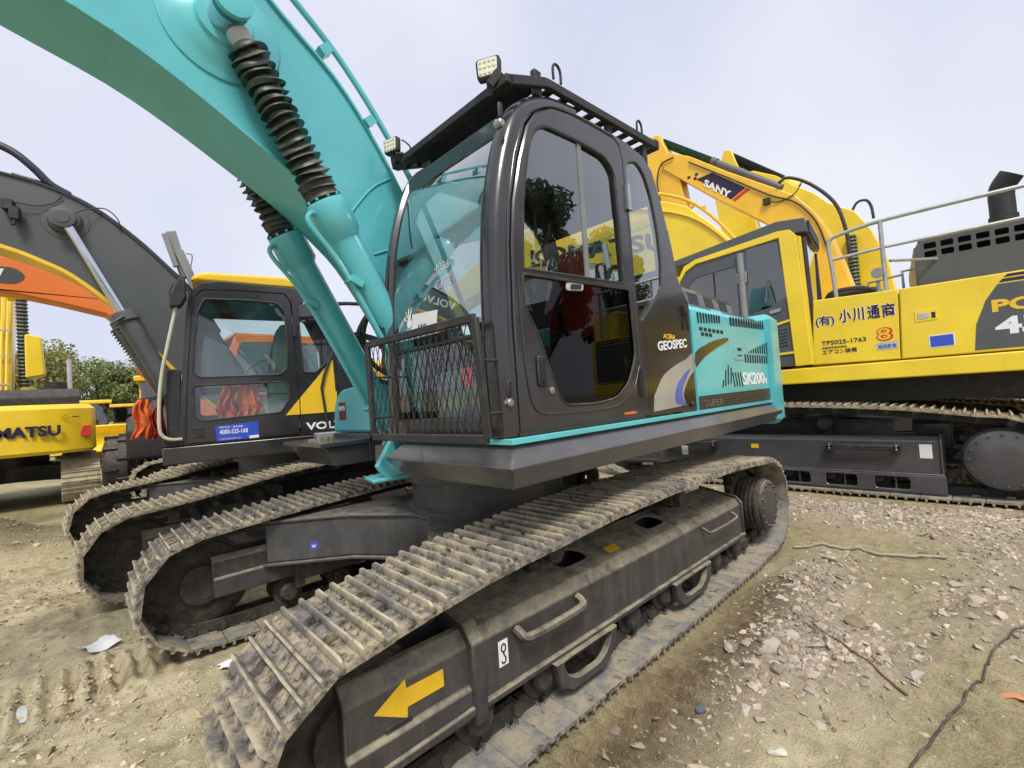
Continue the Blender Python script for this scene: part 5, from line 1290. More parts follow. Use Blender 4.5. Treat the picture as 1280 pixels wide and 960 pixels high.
# ------------------------------------------------------------------ simpler machines farther off
def far_excavator(label, loc, yc, yu, body, bpoly, arm=None, bcyl=None, acyl=None, s=1.0, boom_y=(-.22,.22), dark='matte', group='parked crawler excavators', boom_mat=None, cw=(1.12,1.85), hood=True, ehz=2.0):
    root = thing('excavator', label, 'excavator', (loc[0], loc[1], 0), group)
    W = T(loc[0], loc[1]) @ rz(yc) @ Matrix.Scale(s, 4)
    undercarriage(root, W, (M['muddy2'], M['frame'], M['muddark'], M['frame']), shoes=(False, False), detail=(False, False), top=((-1.15,.79),(-.6,.86),(0,.88),(1.2,.87)), spr=(2.03,.43,.39), N=44)
    W = T(loc[0], loc[1]) @ rz(yu) @ Matrix.Scale(s, 4)
    bm_ = boom_mat or body
    m = MB(); m.box(-1.0, 2.2, -1.28, 1.28, 1.05, 1.2); m.build('main_deck', M[dark], root, W, bevel=.015)
    m = MB(); m.box(.75, 2.3, -1.27, 1.27, 1.2, ehz); eh = m.build('engine_house', body, root, W, bevel=.06)
    m = MB()
    for k in range(10): m.box(1.0+.07*k, 1.03+.07*k, -1.275, -1.265, 1.6, 1.85)
    m.build('louvre', M['blk'], eh, W)
    if hood:
        m = MB(); m.prism(fil([(.9,ehz-.02),(.95,2.2),(1.1,2.27),(2.1,2.25),(2.3,2.1),(2.3,ehz-.02)], .05), 'y', -1.0, 1.05); m.build('engine_hood', M[dark], root, W, bevel=.04)
    m = MB(); m.prism(fil([(2.05,-1.28),(2.35,-1.27),(2.60,-.9),(2.68,-.3),(2.68,.3),(2.60,.9),(2.35,1.27),(2.05,1.28)], [0,.12,.25,.3,.3,.25,.12,0], 6), 'z', cw[0], cw[1], ch=.06, chb=.09); cwo = m.build('counterweight', body, root, W)
    # cab
    m = MB(); o_ = fil([(-.95,1.22),(-.98,1.75),(-.90,2.45),(-.78,2.82),(.55,2.86),(.70,2.7),(.72,1.22)], .06, 3)
    hs = [fil([(-.84,1.85),(-.80,2.4),(-.70,2.70),(-.05,2.72),(-.05,1.85)], .05, 3), fil([(.05,1.85),(.05,2.72),(.50,2.72),(.58,2.6),(.58,1.85)], .05, 3)]
    m.prism(o_, 'y', -1.27, -1.22, holes=hs, ch=.006, chb=0); m.prism(o_, 'y', -.30, -.35, holes=hs, ch=.006, chb=0)
    m.box(-.78, .68, -1.22, -.35, 2.82, 2.86); m.box(.66,.71,-1.22,-.35,1.22,1.8); m.box(-.97,-.92,-1.22,-.35,1.22,1.5)
    c = m.build('cab', body, root, W)
    m = MB(); m.prism([(-.84,1.86),(-.78,2.6),(-.68,2.71),(.55,2.71),(.57,1.86)], 'y', -1.25, -1.245); m.build('side_window', M['gglass'], c, W)
    m = MB(); m.prism([(-.84,1.86),(-.78,2.6),(-.68,2.71),(.55,2.71),(.57,1.86)], 'y', -.33, -.325); m.build('right_window', M['gglass'], c, W)
    m = MB(); m.bar((-.945,-.78,1.5),(-.84,-.78,2.62),.80,.01,(1,0,0)); m.build('windscreen', M['gglass'], c, W)
    m = MB(); m.box(-.1,.35,-1.0,-.55,1.55,1.68); m.box(.25,.36,-1.0,-.55,1.65,2.35); m.build('seat', M['seat'], c, W, bevel=.03)
    m = MB(); m.prism(bpoly, 'y', boom_y[0], boom_y[1]); b = m.build('boom', bm_, root, W, bevel=.02)
    if arm:
        m = MB(); m.prism(arm, 'y', boom_y[0]+.05, boom_y[1]-.05); m.build('arm', bm_, root, W, bevel=.02)
    def cyl(p0, p1, f, nm, y, r=.09, sleeve='bellows', barrel=None):
        d = (V(p1)-V(p0)); q = V(p0)+d*f
        m = MB(); m.cyl((q.x,y,q.y),(p1[0],y,p1[1]),r*1.1,n=18); m.cyl((q.x,y,q.y),tuple((V((q.x,y,q.y))+V((d.x,0,d.y)).normalized()*.15)),r*1.35,n=18)
        c = m.build(nm, barrel or bm_, root, W)
        m = MB(); n_ = int((q-V(p0)).length/.05); prof = []
        for k in range(n_): prof += [(k*.05, r*.75), (k*.05+.04, r*1.25)]
        m.lathe((p0[0],y,p0[1]),(q.x,y,q.y),prof,14); m.build('rod_sleeve', M[sleeve], c, W)
        return c
    if bcyl:
        for y in (boom_y[0]-.13, boom_y[1]+.13): cyl(*bcyl, 'boom_cylinder', y)
    return root, W, b, cwo, cyl

# orange excavator, boom above the yellow trim of the grey boom
ob = [(-3.6+.0,2.6),(-2.9,3.1),(-2.2,3.34),(-1.5,3.42),(-.64,3.375),(-.19,3.29),(.34,3.17),(.9,2.6),(1.35,1.9),(1.5,1.4),(1.9,1.4),(1.85,2.0),(1.5,2.9),(1.05,3.4),(.5,3.72),(-.2,3.86),(-.64,3.88),(-1.6,3.95),(-2.4,3.85),(-3.2,3.45),(-3.9,2.9)]
oc = (2.75, 9.75)
sx_ = lambda pts, dx=-2.75: [(x+dx, z) for x, z in pts]
rt, W_, b_, c_, cy_ = far_excavator('orange excavator half hidden behind the black and yellow one, only its orange boom rises clear', oc, 0, 0, M['orange'], sx_([(x*.92+.1, z*.97+.05) for x, z in ob]), boom_y=(-.75+.0,-.40), bcyl=((-2.2,3.0),(-1.3,1.3),.35))
m = MB(); m.prism(fil([(-5.2,3.46),(-3.24,3.46),(-3.14,3.57),(-3.24,3.68),(-5.2,3.68)], .10, 6), 'y', -.757, -.751); m.build('name_oval', M['gboom'], b_, W_)
text('DOOSAN', (-4.85,-.760,3.50), (1,0,0), (0,0,1), .15, M['white'], b_, 'maker_lettering', W_, width=1.5, bold=.03, shear=.2)

# yellow excavator seen from behind, far left
Dc = (-.92, 14.7)
rt, W_, b_, c_, cy_ = far_excavator('bright yellow excavator at the left edge, seen from behind with its counterweight towards the viewer', Dc, -90, -90, M['yellow'],
    [(1.0,1.3),(.8,2.2),(.3,3.4),(-.5,4.8),(-1.6,5.9),(-3.5,6.4),(-3.5,6.0),(-1.9,5.4),(-1.1,4.5),(-.3,3.0),(.2,1.8),(.3,1.3)], boom_y=(-.50,.05), cw=(1.00,1.93), ehz=1.80)
text('KOMATSU', (2.685, -.42, 1.34), (0,1,0), (0,0,1), .20, M['purple'], c_, 'maker_lettering', W_, width=1.20, bold=.045, thick=.02)
m = MB(); m.prism([(2.45,-1.1),(2.66,-.6),(2.66,.6),(2.45,1.1)], 'z', 1.20, 1.205)
m = MB(); m.prism([(1.02,1.30),(1.20,1.30),(1.20,1.50),(1.10,1.50)], 'x', 2.40, 2.50); m.build('tail_reflector', M['redp'], c_, W_)
m = MB(); m.tube([(2.63,.80,1.66),(2.63,.85,1.73),(2.63,.90,1.66)], .006, 6, closed=True); m.box(2.60,2.615,.94,1.03,1.67,1.69); m.build('warning_mark', M['blk'], c_, W_)
m = MB(); m.prism(fil([(1.5,-.3),(1.8,-.3),(1.8,.1),(1.5,.1)],.04), 'z', 1.8, 1.86); m.build('lifting_lug', M['yellow2'], c_, W_)
m = MB()
for k in range(6): 
    yy = -.42+.08*k; m.tube(crm([(1.03,yy,1.9),(.84,yy,2.3),(.36,yy,3.45),(-.45,yy,4.88),(-1.5,yy,5.95)],4), .02, 8)
m.build('boom_pipe', M['yellow'], b_, W_)
m = MB()
for (x,z) in ((.78,2.45),(.52,3.05),(.25,3.65)): m.bar((x+.03,-.46,z),(x+.03,.03,z),.03,.03)
m.build('pipe_clamp', M['lgrey'], b_, W_)
# the narrow ram with a pleated sleeve standing beside the boom
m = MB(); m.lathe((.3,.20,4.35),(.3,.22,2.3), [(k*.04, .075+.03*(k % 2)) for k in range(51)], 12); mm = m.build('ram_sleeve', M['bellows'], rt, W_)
m = MB(); m.cyl((.3,.22,2.4),(.3,.23,1.5),.13); m.cyl((.3,.0,4.38),(.3,.28,4.38),.10); m.build('ram_barrel', M['yellow'], rt, W_)
m = MB(); m.prism(fil([(.26,2.55),(.56,2.62),(.50,3.45),(.26,3.50)],.06), 'x', .5, .9, ch=.03); m.build('side_cover', M['yellow'], rt, W_)
m = MB(); m.cyl((1.5,.70,2.2),(1.5,.70,2.42),.16); m.build('air_intake', M['matte'], rt, W_)
m = MB(); m.tube([(1.5,.92,1.9),(1.5,.92,2.9)],.04,8); m.build('exhaust_pipe', M['lgrey'], rt, W_)

# excavator with the long straight boom and green wrapped ram, right background
FL = (12.2, 1.6)
fy = lambda pts, c=FL[1]: [(c-y, z) for y, z in pts]
fb_ = [(5.62,7.46),(4.49,6.33),(3.25,5.2),(2.63,4.4),(2.42,3.5),(2.2,2.2),(2.1,1.5),(1.4,1.5),(1.55,2.6),(1.85,3.9),(2.08,4.7),(2.27,5.14),(2.6,5.62),(3.03,5.97),(3.99,6.74),(4.89,7.52),(5.44,7.86),(5.66,7.78)]
fa_ = [(6.05,8.55),(5.70,8.50),(5.5,7.95),(5.22,7.2),(5.02,5.4),(5.15,3.0),(5.45,2.9),(6.0,5.4),(6.2,7.6)]
rt, W_, b_, c_, cy_ = far_excavator('orange-yellow excavator in the right background with a name panel and green wrapped ram', FL, -90, -90, M['yellow2'], fy(fb_), fy(fa_), boom_y=(-.45,.1))
W2 = W_
m = MB(); m.prism(fy([(4.75,6.84),(4.42,6.85),(4.35,6.86),(3.60,6.18),(3.95,6.02),(4.62,6.72)]), 'y', -.456, -.451); m.build('name_panel', M['purple'], b_, W_)
m = MB(); m.prism(fy([(3.57,6.16),(3.50,6.10),(3.86,5.94),(3.92,6.00)]), 'y', -.457, -.451); m.build('red_stripe', M['redp'], b_, W_)
dd = V((.72, 0, -.66)); 
text('SANY', (FL[1]-4.585, -.458, 6.60), dd, (.20,0,.55), .17, M['white'], b_, 'maker_lettering', W_, width=.82, bold=.04, thick=.004)
m = MB()
for k in range(3):
    for j in range(2):
        y_ = 4.98-.10*k-.06*j; z_ = 6.97+.0*k-.09*j
        if (k+j) % 2 == 0: m.box(FL[1]-y_, FL[1]-y_+.08, -.455, -.451, z_-.04, z_+.03)
m.build('chequer', M['purple'], b_, W_)
c_ = cy_((FL[1]-5.72,8.36),(FL[1]-2.93,5.98),.46,'arm_cylinder',-.17,.085,'gwrap',M['gboom'])
m = MB(); m.tube(crm([(FL[1]-y,-.48,z) for y, z in ((2.9,6.0),(2.7,6.05),(2.3,5.75),(1.9,5.2),(1.75,4.6),(1.7,3.9))],4), .035, 8); m.tube(crm([(FL[1]-y,-.48,z) for y, z in ((4.9,7.35),(3.9,6.5),(3.1,5.8),(2.6,5.45),(2.25,4.9),(2.1,4.3))],4), .018, 8); m.tube(crm([(FL[1]-y,-.49,z) for y, z in ((5.3,7.65),(5.65,7.6),(5.8,7.2),(5.75,6.6))],4), .02, 8)
m.build('boom_hose', M['rubber'], b_, W_)
m = MB(); m.box(FL[1]-3.24,FL[1]-3.10,-.53,-.45,5.60,5.74); m.tube(crm([(FL[1]-3.15,-.5,5.66),(FL[1]-2.9,-.47,5.58),(FL[1]-2.6,-.47,5.66),(FL[1]-2.45,-.47,5.85)],4), .012, 6); m.build('boom_light', M['matte'], b_, W_)

# second yellow excavator farther back with a black sleeved ram
KL = (15.8, 1.0)
ky = lambda pts: [(KL[1]-y, z) for y, z in pts]
kb_ = [(5.5,7.9),(4.6,7.35),(3.6,6.5),(2.95,5.6),(2.7,4.4),(2.4,3.0),(2.0,1.5),(1.0,1.5),(1.3,3.0),(1.5,4.55),(1.77,5.4),(2.08,6.02),(2.64,6.45),(2.96,6.85),(3.49,7.32),(3.9,7.75),(4.5,8.15),(5.4,8.3)]
ka_ = [(5.36,9.2),(5.12,9.1),(4.95,8.5),(4.75,7.5),(4.55,6.4),(4.5,4.5),(4.7,3.2),(5.1,3.2),(5.55,6.0),(5.75,7.6),(5.55,8.6)]
rt, W_, b_, c_, cy_ = far_excavator('farther lemon-yellow excavator in the right background, boom peeping out with black sleeved ram', KL, -90, -90, M['yellow'], ky(kb_), ky(ka_), boom_y=(-.25,.3))
c_ = cy_((KL[1]-5.2,8.95),(KL[1]-3.4,7.25),.80,'arm_cylinder',-.02,.12,'bellows')
m = MB(); m.tube(crm([(KL[1]-2.2,-.0,6.05),(KL[1]-2.05,0,6.3),(KL[1]-1.85,0,6.3),(KL[1]-1.75,0,6.1),(KL[1]-1.72,0,5.75)],4), .035, 8); m.build('boom_hose', M['rubber'], b_, W_)
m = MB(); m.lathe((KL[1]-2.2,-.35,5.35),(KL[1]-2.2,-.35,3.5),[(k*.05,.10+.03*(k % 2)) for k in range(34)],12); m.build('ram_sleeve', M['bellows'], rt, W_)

# ------------------------------------------------------------------ wheel loaders in the far left background
def loader(label, x, y, yaw, s=1.0, body='yellow2', cabm='matte', lift=0):
    root = thing('wheel_loader', label, 'loader', (x, y, 0), 'wheel loaders parked in the far background')
    W = T(x, y) @ rz(yaw) @ Matrix.Scale(s, 4)
    m = MB(); m.prism(fil([(.2,.9),(.2,1.9),(.6,2.0),(2.6,1.9),(2.9,1.6),(2.9,.9)], .08), 'y', -.75, .75, ch=.04, chb=.04); m.build('body', M[body], root, W)
    m = MB(); m.prism([(-1.9,.7),(-1.9,1.5),(-.9,1.7),(.2,1.2),(.2,.7)], 'y', -.5, .5); m.build('front_frame', M[body], root, W, bevel=.03)
    m = MB()
    for a in (-.7, .7):
        for b in (-.55, .55): m.bar((.25+a-.1, b, 1.2), (.25+a*.8-.1, b, 2.9), .09, .09, (1,0,0))
    m.box(-.55,.85,-.65,.65,1.2,1.75); c = m.build('cab', M[cabm], root, W, bevel=.02)
    m = MB(); m.box(-.62,.92,-.70,.70,2.88,3.05); m.build('roof', M['vyellow' if cabm != 'matte' else body], c, W, bevel=.04)
    m = MB(); m.box(-.48,.80,-.56,.56,1.76,2.87); m.build('window', M['gglass'], c, W)
    for (wx, wy) in ((-1.3,-.95),(-1.3,.95),(1.9,-.95),(1.9,.95)):
        m = MB(); m.lathe((wx,wy-.27,.72),(wx,wy+.3,.72),[(0,.40),(.0,.62),(.08,.72),(.46,.72),(.54,.62),(.54,.40)],28)
        for k in range(18):
            a = 2*math.pi*k/18; m.obox((wx+.72*math.cos(a), wy+(.13 if k % 2 else -.13), .72+.72*math.sin(a)), (.10,.26,.07), Matrix.Rotation(-a,4,'Y'))
        w = m.build('wheel', M['rubber'], root, W)
        m = MB(); m.lathe((wx,wy-.24,.72),(wx,wy+.3,.72),[(0,.08),(.0,.16),(.03,.33),(.0,.40),(.48,.40),(.46,.3),(.48,.1)],24); m.build('rim', M[body], w, W)
    m = MB(); m.prism([(-3.55,.12),(-2.5,.10),(-2.3,.35),(-2.35,.95),(-2.75,1.25),(-2.85,1.2),(-2.5,.9),(-2.48,.4),(-2.65,.2),(-3.55,.16)], 'y', -1.4, 1.4)
    m.prism([(-3.5,.13),(-2.5,.12),(-2.32,.4),(-2.36,.95),(-2.8,1.22)], 'y', -1.42, -1.38); m.prism([(-3.5,.13),(-2.5,.12),(-2.32,.4),(-2.36,.95),(-2.8,1.22)], 'y', 1.38, 1.42)
    m.build('bucket', M['yellow' if body != 'matte' else 'gboom'], root, W @ T(0,0,lift))
    m = MB()
    for yy in (-.6, .6): m.prism([(-.6,1.9),(-.4,1.6),(-1.8,1.1+lift*.5),(-2.4,.45+lift),(-2.5,.65+lift),(-1.9,1.4+lift*.5)], 'y', yy-.05, yy+.05)
    m.build('lift_arm', M[body], root, W)
    return root
loader('wheel loader with a bright yellow bucket raised towards the viewer, beyond the excavator counterweight', .62, 24.4, 88, .82, 'yellow', lift=.6)
loader('distant wheel loader with a dark cab, behind the bright yellow bucket', 1.9, 28, 80, .80)
loader('distant wheel loader under the trees, right of the other dark cabs', 3.9, 31, 70, .82)
loader('yellow wheel loader with a tall cab, just left of the black and yellow excavator cab', 1.72, 14.0, 262, .84, 'matte', 'vyellow')
# ------------------------------------------------------------------ ground
rng = np.random.default_rng(11)
LAT = {}
def vnoise(x, y, s, seed):
    """smooth value noise, vectorised"""
    k = (seed,)
    if k not in LAT: LAT[k] = np.random.default_rng(seed).random((256, 256))
    g = LAT[k]; X = x/s; Y = y/s
    xi = np.floor(X).astype(int); yi = np.floor(Y).astype(int); fx = X-xi; fy_ = Y-yi
    fx = fx*fx*(3-2*fx); fy_ = fy_*fy_*(3-2*fy_)
    a = g[xi & 255, yi & 255]; b = g[(xi+1) & 255, yi & 255]; c = g[xi & 255, (yi+1) & 255]; d = g[(xi+1) & 255, (yi+1) & 255]
    return (a*(1-fx)+b*fx)*(1-fy_) + (c*(1-fx)+d*fx)*fy_ - .5
def seg(x, y, a, b, w):
    d = np.array(b)-np.array(a); L2 = (d*d).sum(); t = np.clip(((x-a[0])*d[0]+(y-a[1])*d[1])/L2, 0, 1)
    return np.exp(-(((x-a[0]-t*d[0])**2+(y-a[1]-t*d[1])**2)/w**2))
def gravel(x, y):
    b = lambda cx, cy, sx, sy: np.exp(-(((x-cx)/sx)**2+((y-cy)/sy)**2))
    g = 1.0*b(3.75,.92,.75,.26) + .95*b(2.55,.86,.45,.20) + .8*b(2.9,.55,.5,.30) + .9*seg(x, y, (5.9,3.0), (6.1,-2.5), .65)
    g += .35*b(1.6,.9,.6,.3) + .55*seg(x, y, (3.6,.1), (5.2,-.1), .35) + .40*b(.2,3.6,.5,.7) + .28*b(-.2,4.6,.9,1.2)
    return g
def height(x, y):
    h = .050*vnoise(x, y, 1.7, 1) + .030*vnoise(x, y, .55, 2) + .016*vnoise(x, y, .17, 3) + .010*vnoise(x, y, .06, 4) + .085*np.maximum(0, vnoise(x, y, .12, 7)+vnoise(x, y, .045, 8)*.7-.10)*(vnoise(x, y, .9, 6)+.5)
    far = np.clip((np.hypot(x, y)-9)/30, 0, 1); h = h + .25*far*vnoise(x, y, 9, 5)
    h += .045*np.clip(gravel(x, y), 0, 1)
    # mound far left
    h += .55*np.exp(-(((x+1.2)/.8)**2+((y-9.0)/.6)**2)) * 1.0
    # machine footprints are pressed flat
    def foot(x0, x1, y0, y1, s=.10):
        return 1/(1+np.exp(-(x-x0)/s*2))*1/(1+np.exp((x-x1)/s*2))*1/(1+np.exp(-(y-y0)/s*2))*1/(1+np.exp((y-y1)/s*2))
    F = foot(.35,4.75,1.30,1.95,.05)+foot(.35,4.75,3.35,4.0,.05)+foot(0,4.6,4.85,5.5,.06)+foot(0,4.6,6.9,7.5,.06)+foot(6.9,7.7,-.9,4.8,.06)+foot(9.2,10.3,-.9,4.8,.08)+foot(-2.4,.5,12.3,17,.15)+foot(.7,5,8.4,11.2,.15)
    F = np.clip(F, 0, 1); h = h*(1-F) - .012*F
    h = h - .02*(1-np.clip(gravel(x,y),0,1))*(1-F)
    # tread prints: near track side and in front of the far track
    def prints(x, y, cx0, cx1, y0, y1, amp, ph=0):
        w = 1/(1+np.exp(-(x-cx0)/.06))*1/(1+np.exp((x-cx1)/.06))*1/(1+np.exp(-(y-y0)/.02))*1/(1+np.exp((y-y1)/.02))
        return w*amp*(np.sin((x+ph)*2*np.pi/.095)*.5+.15+vnoise(x, y, .08, 9)*.8)
    h += -.05*np.maximum(0, 1-np.abs(y-4.45-.1*np.sin(x*2))/.25)*(x < .3) + .03*np.maximum(0, 1-np.abs(y-4.95)/.2)*(x < 0)
    h += prints(x, y, 1.15, 2.35, 1.04, 1.31, .05) + prints(x, y, -1.0, .38, 3.42, 3.94, .075) + prints(x, y, -1.2, .25, 1.3, 1.9, .03)
    return h
def grid(name, x0, x1, y0, y1, nx, ny, mat, hole=None, dz=0):
    xs = np.linspace(x0, x1, nx); ys = np.linspace(y0, y1, ny); X, Y = np.meshgrid(xs, ys, indexing='ij')
    Z = height(X, Y)+dz
    me = bpy.data.meshes.new(name); nv = nx*ny
    me.vertices.add(nv); me.vertices.foreach_set('co', np.stack([X, Y, Z], -1).reshape(-1).astype(np.float32))
    i, j = np.meshgrid(np.arange(nx-1), np.arange(ny-1), indexing='ij'); a = (i*ny+j).ravel()
    q = np.stack([a, a+ny, a+ny+1, a+1], -1)
    return me, nv, q
# one sheet: coordinates stretched so the mesh is dense near the viewer and reaches the horizon
def axis(dense0, dense1, step, lim, g=1.12):
    v = list(np.arange(dense0, dense1+1e-6, step)); s = step; p = dense1
    while p < lim: s *= g; p += s; v.append(p)
    s = step; p = dense0; lo = []
    while p > -lim: s *= g; p -= s; lo.append(p)
    return np.array(lo[::-1]+v)
xs = axis(-1.5, 7.2, .018, 900); ys = axis(-1.6, 7.2, .018, 900)
X, Y = np.meshgrid(xs, ys, indexing='ij'); Z = height(X, Y)
nx, ny = len(xs), len(ys)
me = bpy.data.meshes.new('ground'); me.vertices.add(nx*ny)
me.vertices.foreach_set('co', np.stack([X, Y, Z], -1).reshape(-1).astype(np.float32))
i, j = np.meshgrid(np.arange(nx-1), np.arange(ny-1), indexing='ij'); a = (i*ny+j).ravel()
q = np.stack([a, a+ny, a+ny+1, a+1], -1).astype(np.int32)
me.loops.add(q.size); me.loops.foreach_set('vertex_index', q.ravel())
me.polygons.add(len(q)); me.polygons.foreach_set('loop_start', np.arange(0, q.size, 4, dtype=np.int32))
me.update(calc_edges=True); me.validate(); me.shade_smooth()
# gravel share stored per vertex as an attribute: colour of the ground itself where stone dust lies
at = me.attributes.new('gravel', 'FLOAT', 'POINT'); at.data.foreach_set('value', np.clip(gravel(X, Y), 0, 1).ravel().astype(np.float32))
dmp = np.clip(seg(X, Y, (1.0,1.13), (3.6,1.10), .20)+.45*seg(X, Y, (-1.0,3.7), (.4,3.7), .30), 0, 1)*.85
at = me.attributes.new('damp', 'FLOAT', 'POINT'); at.data.foreach_set('value', dmp.ravel().astype(np.float32))
dryv = np.clip(np.exp(-(((X-1.95)/.5)**2+((Y-.50)/.28)**2))+1.1*np.exp(-(((X+.1)/1.1)**2+((Y-3.2)/1.3)**2))+1.0*np.exp(-(((X+.4)/.8)**2+((Y-6)/2.0)**2)), 0, 1)*.8
at = me.attributes.new('dry', 'FLOAT', 'POINT'); at.data.foreach_set('value', dryv.ravel().astype(np.float32))
gm_ = bpy.data.materials.new('dirt_ground'); gm_.use_nodes = True
nt = gm_.node_tree; N = nt.nodes; L = nt.links; bs = N['Principled BSDF']
tc = N.new('ShaderNodeTexCoord')
def nz(scale, det=6, r=.6):
    n = N.new('ShaderNodeTexNoise'); n.inputs['Scale'].default_value = scale; n.inputs['Detail'].default_value = det; n.inputs['Roughness'].default_value = r
    L.new(tc.outputs['Object'], n.inputs[0]); return n.outputs[0]
def rmp(src, stops):
    r = N.new('ShaderNodeValToRGB'); L.new(src, r.inputs[0]); e = r.color_ramp.elements
    while len(e) < len(stops): e.new(.5)
    for k, (p, c) in enumerate(stops): e[k].position = p; e[k].color = (*c, 1)
    return r.outputs[0]
def mixc(f, a, b, mode='MIX'):
    x = N.new('ShaderNodeMix'); x.data_type = 'RGBA'; x.blend_type = mode
    if isinstance(f, float): x.inputs[0].default_value = f
    else: L.new(f, x.inputs[0])
    L.new(a, x.inputs[6]) if not isinstance(a, tuple) else setattr(x.inputs[6], 'default_value', (*a, 1))
    L.new(b, x.inputs[7]) if not isinstance(b, tuple) else setattr(x.inputs[7], 'default_value', (*b, 1))
    return x.outputs[2]
c1 = rmp(nz(.9, 8, .65), [(.30, (.14,.11,.045)), (.42, (.29,.24,.105)), (.54, (.42,.355,.185)), (.66, (.62,.54,.34))])
c2b = rmp(nz(22, 8, .7), [(.35, (.06,.040,.018)), (.55, (.17,.12,.065)), (.7, (.30,.235,.14))])
c2 = rmp(nz(14, 8, .7), [(.32, (.14,.11,.05)), (.5, (.34,.28,.15)), (.68, (.58,.50,.32))])
cc = mixc(.36, c1, c2)
fine = nz(75, 5, .6)
c3 = rmp(fine, [(.36, (.13,.10,.05)), (.5, (.32,.27,.15)), (.62, (.56,.49,.31))])
cc = mixc(.30, cc, c3)
ga = N.new('ShaderNodeAttribute'); ga.attribute_name = 'gravel'
cg = rmp(nz(40, 6, .7), [(.3, (.25,.20,.135)), (.55, (.42,.35,.265)), (.75, (.56,.49,.40))])
cc = mixc(ga.outputs['Fac'], cc, cg)
rutn = nz(2.2, 8, .7); dk = N.new('ShaderNodeMapRange'); dk.inputs[1].default_value = .52; dk.inputs[2].default_value = .66; dk.inputs[4].default_value = .5; L.new(rutn, dk.inputs[0]); cc = mixc(dk.outputs[0], cc, (.16,.12,.065))
brn = N.new('ShaderNodeAttribute'); brn.attribute_name = 'damp'; cc = mixc(brn.outputs['Fac'], cc, c2b)
dry = N.new('ShaderNodeAttribute'); dry.attribute_name = 'dry'; dm = N.new('ShaderNodeMath'); dm.operation = 'MULTIPLY'; L.new(dry.outputs['Fac'], dm.inputs[0]); dr2 = N.new('ShaderNodeMapRange'); dr2.inputs[1].default_value = .35; dr2.inputs[2].default_value = .6; L.new(nz(3.5, 7, .65), dr2.inputs[0]); L.new(dr2.outputs[0], dm.inputs[1]); cc = mixc(dm.outputs[0], cc, (.66,.58,.37))
L.new(cc, bs.inputs['Base Color'])
wet = N.new('ShaderNodeMapRange'); wet.inputs[1].default_value = .35; wet.inputs[2].default_value = .6; wet.inputs[3].default_value = .5; wet.inputs[4].default_value = .95
L.new(nz(.9, 8, .65), wet.inputs[0]); L.new(wet.outputs[0], bs.inputs['Roughness'])
bs.inputs['Specular IOR Level'].default_value = .35
bp = N.new('ShaderNodeBump'); bp.inputs['Strength'].default_value = .8; bp.inputs['Distance'].default_value = .018
ad = N.new('ShaderNodeMath'); ad.operation = 'ADD'; L.new(nz(30, 9, .7), ad.inputs[0]); L.new(nz(110, 4, .6), ad.inputs[1])
L.new(ad.outputs[0], bp.inputs['Height']); L.new(bp.outputs[0], bs.inputs['Normal'])
me.materials.append(gm_)
ground = link('ground', me); ground['kind'] = 'structure'

# ------------------------------------------------------------------ stones
def rock_mesh(seed, sub=1):
    import bmesh
    if sub < 3:
        bm = bmesh.new(); r = random.Random(seed); fl = r.uniform(.28,.62) if sub == 1 else r.uniform(.45,.85); st = r.uniform(.5,1)
        for _ in range(6+4*sub):
            v = V((r.gauss(0,1), r.gauss(0,1), r.gauss(0,1))).normalized()*r.uniform(.75,1.05); bm.verts.new((v.x, v.y*st, v.z*fl))
        res = bmesh.ops.convex_hull(bm, input=bm.verts)
        for v in [v for v in bm.verts if not v.link_faces]: bm.verts.remove(v)
        bmesh.ops.triangulate(bm, faces=bm.faces); bm.normal_update(); bm.verts.index_update()
        vs = np.array([v.co[:] for v in bm.verts]); fs = np.array([[v.index for v in f.verts] for f in bm.faces]); bm.free()
        return vs, fs
    bm = bmesh.new(); bmesh.ops.create_icosphere(bm, subdivisions=sub, radius=1)
    r = random.Random(seed); fl = r.uniform(.45, .8); st = r.uniform(.65, 1)
    planes = [V((r.gauss(0,1), r.gauss(0,1), r.gauss(0,1))).normalized() for _ in range(9)]
    for v in bm.verts:
        p = v.co.normalized(); d = 1.0
        for n in planes:
            k = p.dot(n)
            if k > .55: d = min(d, .62/k)
        p = p*d*(1+r.uniform(-.05,.05)); v.co = V((p.x, p.y*st, p.z*fl))
    bm.verts.ensure_lookup_table()
    vs = np.array([v.co[:] for v in bm.verts]); fs = np.array([[v.index for v in f.verts] for f in bm.faces]); bm.free()
    return vs, fs
ROCK1 = [rock_mesh(k, 1) for k in range(14)]; ROCK2 = [rock_mesh(k+50, 2) for k in range(14)]
def stone_mat(name, c, var=.3):
    m = mk(name, c, .85, var=var, vscale=3, dust=.45, dup=.30, dcol=(.36,.30,.19), bump=.5, bscale=20)
    nt = m.node_tree; b_ = nt.nodes['Principled BSDF']; src = b_.inputs['Base Color'].links[0].from_socket
    g = nt.nodes.new('ShaderNodeNewGeometry'); r = nt.nodes.new('ShaderNodeValToRGB'); nt.links.new(g.outputs['Random Per Island'], r.inputs[0])
    e = r.color_ramp.elements; e[0].color = (.55,.50,.45,1); e[1].color = (1.25,1.25,1.2,1); e.new(.35).color = (1.0,.93,.86,1); e.new(.7).color = (.95,.98,1.0,1)
    x = nt.nodes.new('ShaderNodeMix'); x.data_type = 'RGBA'; x.blend_type = 'MULTIPLY'; x.inputs[0].default_value = 1
    nt.links.new(src, x.inputs[6]); nt.links.new(r.outputs[0], x.inputs[7]); nt.links.new(x.outputs[2], b_.inputs['Base Color']); return m
